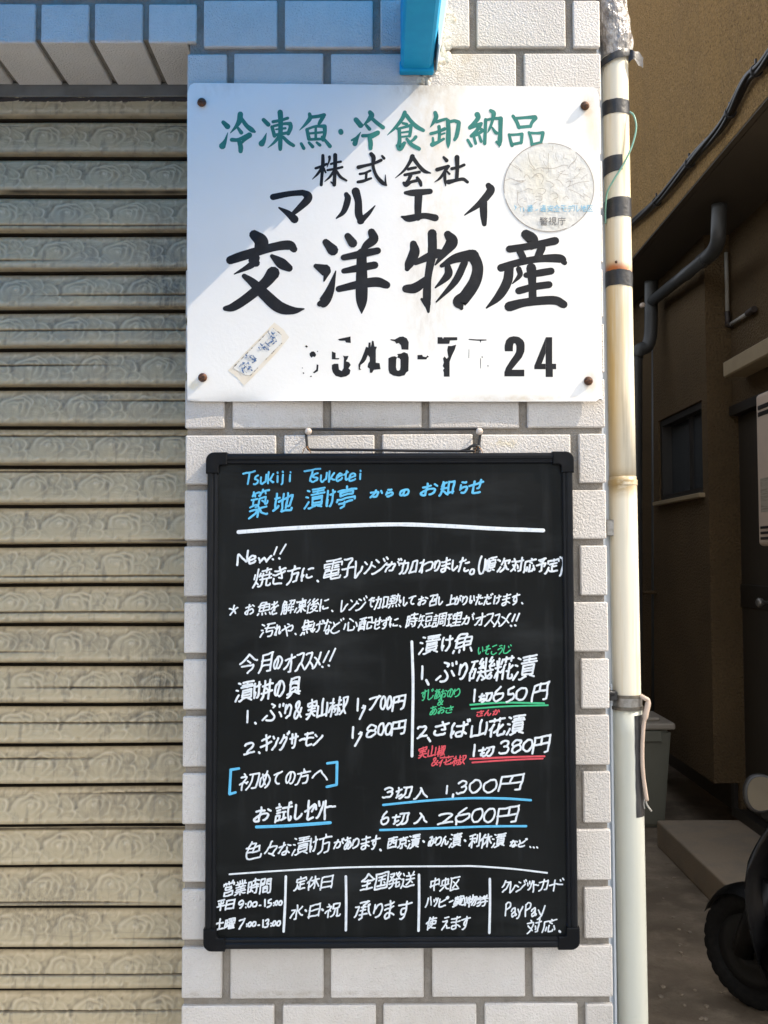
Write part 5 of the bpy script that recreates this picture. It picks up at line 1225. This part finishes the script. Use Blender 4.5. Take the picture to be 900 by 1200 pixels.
# near wall with a door opening
dy1 = PX(857, 600, XB).y; dy0 = dy1 - .78; dz1 = PX(856.5, 482, XB).z
box(bm, XB, XB + .2, 2.75, dy0, .1, ZSO - .013); box(bm, XB, XB + .2, dy1 + .001, YS - .001, .134, ZSO - .013)
box(bm, XB, XB + .2, dy0, dy1, dz1, ZSO - .013)
box(bm, XA + .2, 6, YS + .001, YS + .2, fl, ZSO - .013)
box(bm, XB + .2, 6, 2.75, 2.95, 0, ZSO - .013)
bmesh.ops.remove_doubles(bm, verts=bm.verts[:], dist=1e-5)
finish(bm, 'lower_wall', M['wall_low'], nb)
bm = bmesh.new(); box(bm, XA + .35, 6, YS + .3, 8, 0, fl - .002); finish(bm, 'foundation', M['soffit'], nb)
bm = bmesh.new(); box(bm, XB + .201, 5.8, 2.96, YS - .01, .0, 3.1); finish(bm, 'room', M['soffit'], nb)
def frame(bm, x0, x1, y0, y1, z0, z1, t):
    box(bm, x0, x1, y0, y0 + t, z0, z1); box(bm, x0, x1, y1 - t, y1, z0, z1); box(bm, x0 + .001, x1 - .001, y0 + t, y1 - t, z0, z0 + t); box(bm, x0 + .001, x1 - .001, y0 + t, y1 - t, z1 - t, z1)
bm = bmesh.new(); frame(bm, XA + .012, XA + .10, wy0 + .004, wy1 - .004, wz0 + .004, wz1 - .004, .035)
ym = (wy0 + wy1) / 2 - .06; box(bm, XA + .05, XA + .085, ym - .02, ym + .02, wz0 + .039, wz1 - .039)
win = finish(bm, 'window', M['dark_frame'], nb)
bm = bmesh.new(); box(bm, XA + .062, XA + .068, wy0 + .04, ym - .021, wz0 + .04, wz1 - .04); finish(bm, 'pane', M['glass'], win)
bm = bmesh.new(); box(bm, XA + .072, XA + .078, ym + .021, wy1 - .04, wz0 + .04, wz1 - .04); finish(bm, 'pane', M['glass'], win)
bm = bmesh.new(); box(bm, XA - .035, XA + .011, wy0 - .03, wy1 + .03, wz0 - .022, wz0 + .002, .003); finish(bm, 'sill', M['canopy'], win)
bm = bmesh.new(); frame(bm, XB - .02, XB + .08, dy0 - .03, dy1 + .0305, .135, dz1 + .02, .05); dr = finish(bm, 'door', M['dark_frame'], nb)
bm = bmesh.new(); zr = PX(890, 700, XB + .03).z
box(bm, XB + .03, XB + .055, dy0 + .022, dy1 - .022, zr + .06, dz1 - .032); box(bm, XB + .03, XB + .055, dy0 + .022, dy1 - .022, .19, zr - .06)
finish(bm, 'leaf', M['door_panel'], dr)
bm = bmesh.new(); box(bm, XB + .022, XB + .052, dy0 + .021, dy1 - .021, zr - .0598, zr + .0598, .004); finish(bm, 'lock_rail', M['dark_frame'], dr)
bm = bmesh.new(); c_ = PX(896, 706, XB - .01); lathe(bm, [(.006, .03), (.008, .0), (.022, -.015), (.024, -.03), (.014, -.04)], (c_.x, c_.y, c_.z), 'x', 18); finish(bm, 'knob', M['steel'], dr)
bm = bmesh.new(); box(bm, XB - .0285, XB - .021, dy1 + .0, dy1 + .024, PX(858, 537, XB).z, PX(858, 511, XB).z, .002); finish(bm, 'hinge', M['conduit'], dr)
bm = bmesh.new(); a, b = PX(861, 436, XB - .06), PX(905, 412, XB - .06)
box(bm, XB - .12, XB - .001, b.y - .5, a.y, a.z - .03, a.z + .05, .006); cn = finish(bm, 'door_canopy', M['canopy'], nb)

# far end of the alley
bm = bmesh.new(); box(bm, .2, 3.0, 6.35, 6.5, 0, 5.0); o = finish(bm, 'end_wall', M['drain']); tag(o, 'dark grey wall closing the far end of the alley', 'wall')

# pipes on the neighbour's side
dn = thing('drain_pipe', 'grey drain pipe with bends slanting under the dark overhang', 'pipe', (XA - .08, 4.2, ZSO))
def pxz(px, py, z): # point at depth z from the camera
    d_ = ray(px, py); return EYE + d_ * ((z) / d_.dot(ROT @ Vector((0, 0, -1))))
bm = bmesh.new(); tube(bm, spline([pxz(843, 240, 4.75), pxz(842, 268, 4.75), pxz(841, 283, 4.78), pxz(836, 294, 4.86), pxz(828, 302, 4.97)], 6), .036, 20); finish(bm, 'bend', M['drain'], dn)
bm = bmesh.new(); tube(bm, [pxz(830, 300, 4.95), pxz(764, 353, 6.0)], .032, 20); tube(bm, [pxz(834, 297, 4.90), pxz(822, 306.5, 5.1)], .037, 20); tube(bm, [pxz(808, 318, 5.28), pxz(803, 322, 5.36)], .036, 20); finish(bm, 'sloping_pipe', M['drain'], dn)
bm = bmesh.new(); tube(bm, spline([pxz(763, 330, 6.02), pxz(763, 350, 6.02), pxz(763, 376, 6.02), pxz(762, 395, 6.02), pxz(758, 406, 6.02), pxz(750, 410, 6.02), pxz(746, 420, 6.02), pxz(745, 470, 6.02), pxz(745, 900, 6.02)], 6), .040, 20); finish(bm, 'stack', M['drain'], dn)
bm = bmesh.new(); c_ = pxz(752.5, 358, 5.9); lathe(bm, [(.006, -.02), (.014, -.018), (.016, .0), (.010, .02)], tuple(c_), 'y', 14); finish(bm, 'plug', M['heater'], dn)
t = thing('side_pipe', 'thin dark vertical pipe at the far corner of the brown wall', 'pipe', tuple(pxz(766, 900, 6.3)))
bm = bmesh.new(); tube(bm, [pxz(766, 400, 6.28), pxz(766, 860, 6.28)], .014, 12); finish(bm, 'pipe', M['drain'], t)
bm = bmesh.new(); tube(bm, [pxz(752, 695, 6.3), pxz(769, 694, 6.2)], .012, 10); finish(bm, 'bracket', M['wall_low'], t)
t = thing('conduit', 'thin pale conduit bending sideways on the brown wall above the door', 'pipe', tuple(PX(851, 371, XB - .02)))
xe = XB - .022
bm = bmesh.new(); p0, p1, p2, p3 = PX(851, 296, xe), PX(851, 371, xe), PX(854, 381, xe), PX(880, 365, xe)
p1.y = p0.y; tube(bm, [p0, p1], .0105, 12); finish(bm, 'upright', M['conduit'], t)
bm = bmesh.new(); tube(bm, [PX(855.5, 380.5, xe), p3], .0105, 12); finish(bm, 'run', M['conduit'], t)
bm = bmesh.new(); tube(bm, spline([p1 + Vector((0, 0, .02)), p1 + Vector((0, -.005, -.02)), PX(853, 380.5, xe), PX(857, 380, xe)], 5), .015, 12); finish(bm, 'fitting', M['dark_steel'], t)
bm = bmesh.new(); tube(bm, [PX(876, 367.5, xe), PX(884, 362, xe)], .016, 12); finish(bm, 'fitting', M['dark_steel'], t)
# black cable bundle along the stucco
cb = thing('cable_bundle', 'thick black cable bundle running along the brown stucco overhang', 'cable', tuple(PX(848, 147, XO - .02)))
pts = spline([PX(960, -30, XO - .025), PX(900, 68, XO - .025), PX(876, 93, XO - .025), PX(848, 145, XO - .025), PX(813, 185, XO - .025), PX(774, 232, XO - .025), PX(743, 260, XO - .025), PX(720, 280, XO - .025)], 8)
for k in range(4):
    bm = bmesh.new(); a0 = k * math.pi / 2
    tube(bm, [p + Vector((.010 * math.cos(a0 + i * .12) - .002, 0, .011 * math.sin(a0 + i * .12) + .004 * noise.noise(Vector((i * .2, k, 0))))) for i, p in enumerate(pts)], .0105, 10)
    finish(bm, 'strand', M['wire'], cb)
for i in (12, 22, 33, 41):
    bm = bmesh.new(); p, q_ = pts[i], pts[i + 1]; d_ = (q_ - p).normalized()
    tube(bm, [p - d_ * .008, p + d_ * .008], .0245, 14); box(bm, p.x - .006, p.x + .002, p.y - .004, p.y + .004, p.z + .02, p.z + .045); finish(bm, 'cable_tie', M['tape'], cb)
# gas water heater
XH = 1.70; hy1 = PX(886.5, 550, XH).y; hz1 = PX(887, 462, XH).z; hz0 = PX(889, 640, XH).z
wh = thing('water_heater', 'beige wall mounted water heater with black vent slots beside the door', 'water heater', (XH + .09, hy1 - .2, hz0))
bm = bmesh.new(); box(bm, XH, XB - .021, hy1 - .36, hy1, hz0, hz1, .018, 3); finish(bm, 'case', M['heater'], wh)
for n_, (a, b, m_) in (('top_vent', (.055, .075, 'black')), ('top_vent', (.085, .105, 'black')), ('low_vent', (hz1 - hz0 - .040, hz1 - hz0 - .028, 'black')), ('low_vent', (hz1 - hz0 - .064, hz1 - hz0 - .052, 'black')), ('low_vent', (hz1 - hz0 - .088, hz1 - hz0 - .076, 'black'))):
    bm = bmesh.new(); box(bm, XH - .003, XH + .01, hy1 - .33, hy1 - .035, hz1 - b, hz1 - a, .002); finish(bm, n_, M[m_], wh)
bm = bmesh.new(); box(bm, XH - .0015, XH + .004, hy1 - .30, hy1 - .045, hz0 + .15, hz0 + .30); finish(bm, 'notice', M['label'], wh)
# bin
DB_ = 5.5; bx1 = PY(787, 900, DB_ - 1.15).x; bzt = PY(775, 850, DB_ - 1.15).z
bn = thing('dustbin', 'khaki plastic dustbin with a beige lid standing behind the pipe', 'dustbin', (bx1 - .2, DB_ - 1.0, 0))
bm = bmesh.new()
lo = [(bx1 - .40, DB_ - 1.13), (bx1 - .035, DB_ - 1.13), (bx1 - .035, DB_ - .80), (bx1 - .40, DB_ - .80)]; hi_ = [(bx1 - .44, DB_ - 1.17), (bx1, DB_ - 1.17), (bx1, DB_ - .76), (bx1 - .44, DB_ - .76)]
va = [bm.verts.new((*p, .004)) for p in lo]; vb = [bm.verts.new((*p, bzt - .02)) for p in hi_]
bm.faces.new(va[::-1]); bm.faces.new(vb)
for k in range(4): bm.faces.new((va[k], va[(k + 1) % 4], vb[(k + 1) % 4], vb[k]))
bmesh.ops.bevel(bm, geom=bm.edges[:], offset=.02, segments=3, affect='EDGES'); finish(bm, 'body', M['bin'], bn)
bm = bmesh.new(); box(bm, bx1 - .46, bx1 + .016, DB_ - 1.19, DB_ - .74, bzt - .02, bzt + .018, .012, 3)
b2 = bmesh.new(); box(b2, bx1 - .40, bx1 - .05, DB_ - 1.13, DB_ - .8, bzt + .016, bzt + .04, .015, 3); merge(bm, b2); finish(bm, 'lid', M['bin_lid'], bn)
bm = bmesh.new(); box(bm, bx1 - .30, bx1 - .06, DB_ - 1.188, DB_ - 1.171, bzt - .085, bzt - .026, .004); finish(bm, 'handle', M['bin'], bn)
# doorstep
sy1 = PZ(777, 961, .134).y; sx0 = (PZ(777, 961, .134).x + PZ(854, 1050, .134).x) / 2
bm = bmesh.new(); b2 = bmesh.new(); box(b2, sx0, XB - .003, 2.62, sy1, 0, .134, .008, 2); merge(bm, b2)
for v in bm.verts: pass
st_o = finish(bm, 'doorstep', M['step']); tag(st_o, 'long worn concrete doorstep under the brown wall', 'doorstep')

# ------------------------------------------------------------------ scooter parked by the doorstep, seen from its rear left quarter
W0 = Vector((PZ(887, 1180).x, PZ(887, 1180).y, 0))             # front wheel contact
HD = Vector((-.42, .907, 0)).normalized(); RT = Vector((HD.y, -HD.x, 0))
sc = thing('motor_scooter', 'black motor scooter with a round mirror parked in the alley', 'scooter', tuple(W0))
def L3(f, r, z): return W0 + HD * f + RT * r + Vector((0, 0, z))
def wheel(f, r0, steer=0.0):
    ax = (RT * math.cos(steer) + HD * math.sin(steer)).normalized(); fw = Vector((-ax.y, ax.x, 0)); c0 = L3(f, 0, r0)
    def lat(prof, name, m, par):
        bm = bmesh.new(); rings = []; NK = 96
        for k in range(NK):
            an = 2 * math.pi * k / NK; rad = fw * math.cos(an) + Vector((0, 0, 1)) * math.sin(an)
            rings.append([bm.verts.new(c0 + rad * (a * (.965 if name == 'wheel' and k % 4 == 0 and a > r0 * .9 else 1)) + ax * b) for a, b in prof])
        n = len(prof)
        for k in range(NK):
            for j in range(n): bm.faces.new((rings[k][j], rings[(k + 1) % NK][j], rings[(k + 1) % NK][(j + 1) % n], rings[k][(j + 1) % n]))
        return finish(bm, name, m, par, smooth=True)
    tw = .046
    ty = lat([(r0 * .62, -tw * .7), (r0 * .8, -tw), (r0 * .93, -tw * .9), (r0 * .985, -tw * .55), (r0, -.012), (r0 * .985, -.009), (r0 * .985, .009), (r0, .012), (r0 * .985, tw * .55), (r0 * .93, tw * .9), (r0 * .8, tw), (r0 * .62, tw * .7)], 'wheel', M['tyre'], sc)
    lat([(.03, -.05), (.06, -.03), (r0 * .5, -.03), (r0 * .63, -tw * .75), (r0 * .63, tw * .75), (r0 * .5, .03), (.06, .03), (.03, .05)], 'rim', M['grey_metal'], ty)
wheel(0, .19, .16); wheel(-1.15, .19)
def loft(name, m, secs, par=sc, smooth=True, label=None, bev=None):
    """secs: list of rings of (f, r, z)"""
    bm = bmesh.new(); rings = [[bm.verts.new(L3(*p)) for p in s_] for s_ in secs]; n = len(secs[0])
    for a, b in zip(rings[:-1], rings[1:]):
        for k in range(n): bm.faces.new((a[k], a[(k + 1) % n], b[(k + 1) % n], b[k]))
    bm.faces.new(rings[0][::-1]); bm.faces.new(rings[-1])
    o_ = finish(bm, name, m, par, label, smooth)
    return o_
def ov(f, z, hw, hh, n=14, tilt=0.0, pw=2.6):
    out = []
    for k in range(n):
        a = 2 * math.pi * k / n; ca, sa = math.cos(a), math.sin(a)
        out.append((f + tilt * hh * math.copysign(abs(sa) ** (2 / pw), sa), hw * math.copysign(abs(ca) ** (2 / pw), ca), z + hh * math.copysign(abs(sa) ** (2 / pw), sa)))
    return out
# mudguard over the front wheel
def arc_guard():
    bm = bmesh.new(); rows = []
    for k in range(13):
        an = R(20 + 150 * k / 12); c0 = L3(0, 0, .19); rad = HD * math.cos(an) + Vector((0, 0, 1)) * math.sin(an)
        rows.append([bm.verts.new(c0 + rad * (.215 - .03 * abs(b) ** 2) + RT * b * .068 - (Vector((0, 0, .0)))) for b in (-1, -.75, -.3, .3, .75, 1)])
    for a, b in zip(rows[:-1], rows[1:]):
        for j in range(5): bm.faces.new((a[j], a[j + 1], b[j + 1], b[j]))
    bmesh.ops.solidify(bm, geom=bm.faces[:], thickness=.006); finish(bm, 'front_mudguard', M['scooter'], sc, smooth=True)
arc_guard()
for s_ in (-1, 1):
    bm = bmesh.new(); tube(bm, [L3(0, s_ * .062, .19), L3(-.05, s_ * .060, .30), L3(-.12, s_ * .05, .46)], [.034, .040, .034], 14); finish(bm, 'fork_leg', M['scooter'], sc)
bm = bmesh.new(); tube(bm, [L3(-.12, 0, .44), L3(-.26, 0, .74)], .028, 12); tube(bm, [L3(-.12, -.06, .45), L3(-.12, .06, .45)], .028, 12); finish(bm, 'steering_column', M['grey_metal'], sc)
# leg shield and front cowl
def bent(f0, z, hw, hh, k=.07): return [(f - k * (abs(r) / .2) ** 2, r, z_) for f, r, z_ in ov(f0, z, hw, hh)]
loft('leg_shield', M['scooter'], [bent(-.12, .10, .07, .02), bent(-.10, .20, .115, .03), bent(-.10, .31, .18, .035), bent(-.10, .42, .25, .035), bent(-.10, .50, .283, .03), bent(-.11, .55, .255, .03), bent(-.14, .61, .17, .03), bent(-.18, .68, .12, .03), bent(-.21, .73, .10, .025)])
loft('floorboard', M['scooter'], [ov(-.13, .22, .11, .05), ov(-.28, .20, .15, .045), ov(-.50, .19, .20, .045), ov(-.72, .23, .20, .05), ov(-.82, .27, .16, .07)])
loft('body', M['scooter'], [ov(-.62, .34, .10, .10), ov(-.72, .42, .16, .18), ov(-.95, .47, .17, .17), ov(-1.20, .52, .15, .13), ov(-1.42, .58, .09, .07), ov(-1.52, .60, .04, .03)])
loft('seat', M['black'], [ov(-.66, .66, .07, .02), ov(-.74, .665, .12, .04), ov(-1.0, .655, .145, .045), ov(-1.25, .70, .14, .045), ov(-1.42, .715, .09, .03)])
bm = bmesh.new(); tube(bm, spline([L3(-.33, -.27, .75), L3(-.29, -.18, .75), L3(-.26, -.08, .75), L3(-.26, .08, .75), L3(-.29, .18, .75), L3(-.33, .27, .75)], 6), .016, 12); hb = finish(bm, 'handlebar', M['grey_metal'], sc)
for s_ in (-1, 1):
    bm = bmesh.new(); tube(bm, [L3(-.335, s_ * .285, .75), L3(-.30, s_ * .19, .75)], .021, 14); finish(bm, 'grip', M['tyre'], hb)
loft('handlebar_cover', M['scooter'], [ov(-.16, .72, .07, .05), ov(-.22, .74, .12, .06), ov(-.30, .75, .13, .045), ov(-.34, .74, .09, .03)])
bm = bmesh.new(); 
for k, (f_, r_) in enumerate(((-.165, .0),)):
    lathe(bm, [(.03, .02), (.055, .012), (.062, .0), (.055, -.02)], tuple(L3(-.14, 0, .71)), 'y', 20)
finish(bm, 'headlight', M['glass'], sc)
# left mirror sits where the photograph shows it
mc = pxz(893.5, 929.5, 2.86)
for s_ in (-1, 1):
    c_ = mc if s_ < 0 else mc + RT * .66
    base = L3(-.28, s_ * .17, .76)
    bm = bmesh.new(); tube(bm, spline([base, base.lerp(c_, .5) + Vector((0, .03, .03)), c_ + HD * .03], 5), .006, 8); st2_ = finish(bm, 'mirror_stem', M['black'], sc)
    fwd = (-HD + RT * (-.34 if s_ < 0 else .2) + Vector((0, 0, .08))).normalized(); rx = fwd.cross(Vector((0, 0, 1))).normalized(); uz = rx.cross(fwd)
    def mring(k0, dd): return [bm.verts.new(c_ + fwd * dd + (rx * math.cos(a) * .058 + uz * math.sin(a) * .056 + (rx * .010 * math.sin(a) ** 2)) * k0) for a in (2 * math.pi * q / 28 for q in range(28))]
    bm = bmesh.new(); rs_ = [mring(.3, -.028), mring(.8, -.022), mring(1.0, -.006), mring(1.0, .004), mring(.88, .006)]
    for a, b in zip(rs_[:-1], rs_[1:]):
        for q in range(28): bm.faces.new((a[q], a[(q + 1) % 28], b[(q + 1) % 28], b[q])).smooth = True
    bm.faces.new(rs_[0][::-1]); bm.faces.new(rs_[-1]); mm_ = finish(bm, 'mirror', M['black'], st2_)
    bm = bmesh.new(); f_ = mring(.86, .0075); bm.faces.new(f_); finish_raw(bm, 'mirror_glass', M['mirror'], mm_) if False else finish(bm, 'glass', M['mirror'], st2_)
bm = bmesh.new(); c_ = L3(-1.535, 0, .60); box(bm, c_.x - .06, c_.x + .06, c_.y - .012, c_.y + .02, c_.z - .02, c_.z + .02, .006); finish(bm, 'tail_light', M['red_lens'], sc)
bm = bmesh.new(); tube(bm, [L3(-.75, .13, .22), L3(-1.0, .15, .24), L3(-1.32, .15, .27)], [.03, .045, .05], 14); finish(bm, 'exhaust', M['grey_metal'], sc)
bm = bmesh.new(); tube(bm, [L3(-.72, -.12, .21), L3(-.80, -.20, .005)], .01, 8); finish(bm, 'side_stand', M['grey_metal'], sc)
# a little litter on the alley floor
for k in range(26):
    p = PZ(rng.uniform(765, 850), rng.uniform(1010, 1195)); s_ = rng.uniform(.004, .011)
    if p.x > sx0 - .02: continue
    bm = bmesh.new(); bmesh.ops.create_icosphere(bm, subdivisions=1, radius=s_, matrix=Matrix.Translation((p.x, p.y, s_ * .3)) @ Matrix.Diagonal((1, 1.3, .5, 1)))
    o = finish(bm, 'pebble', M['step']); tag(o, 'small pale pebble lying on the alley floor', 'pebble', 'pebbles on the alley floor')
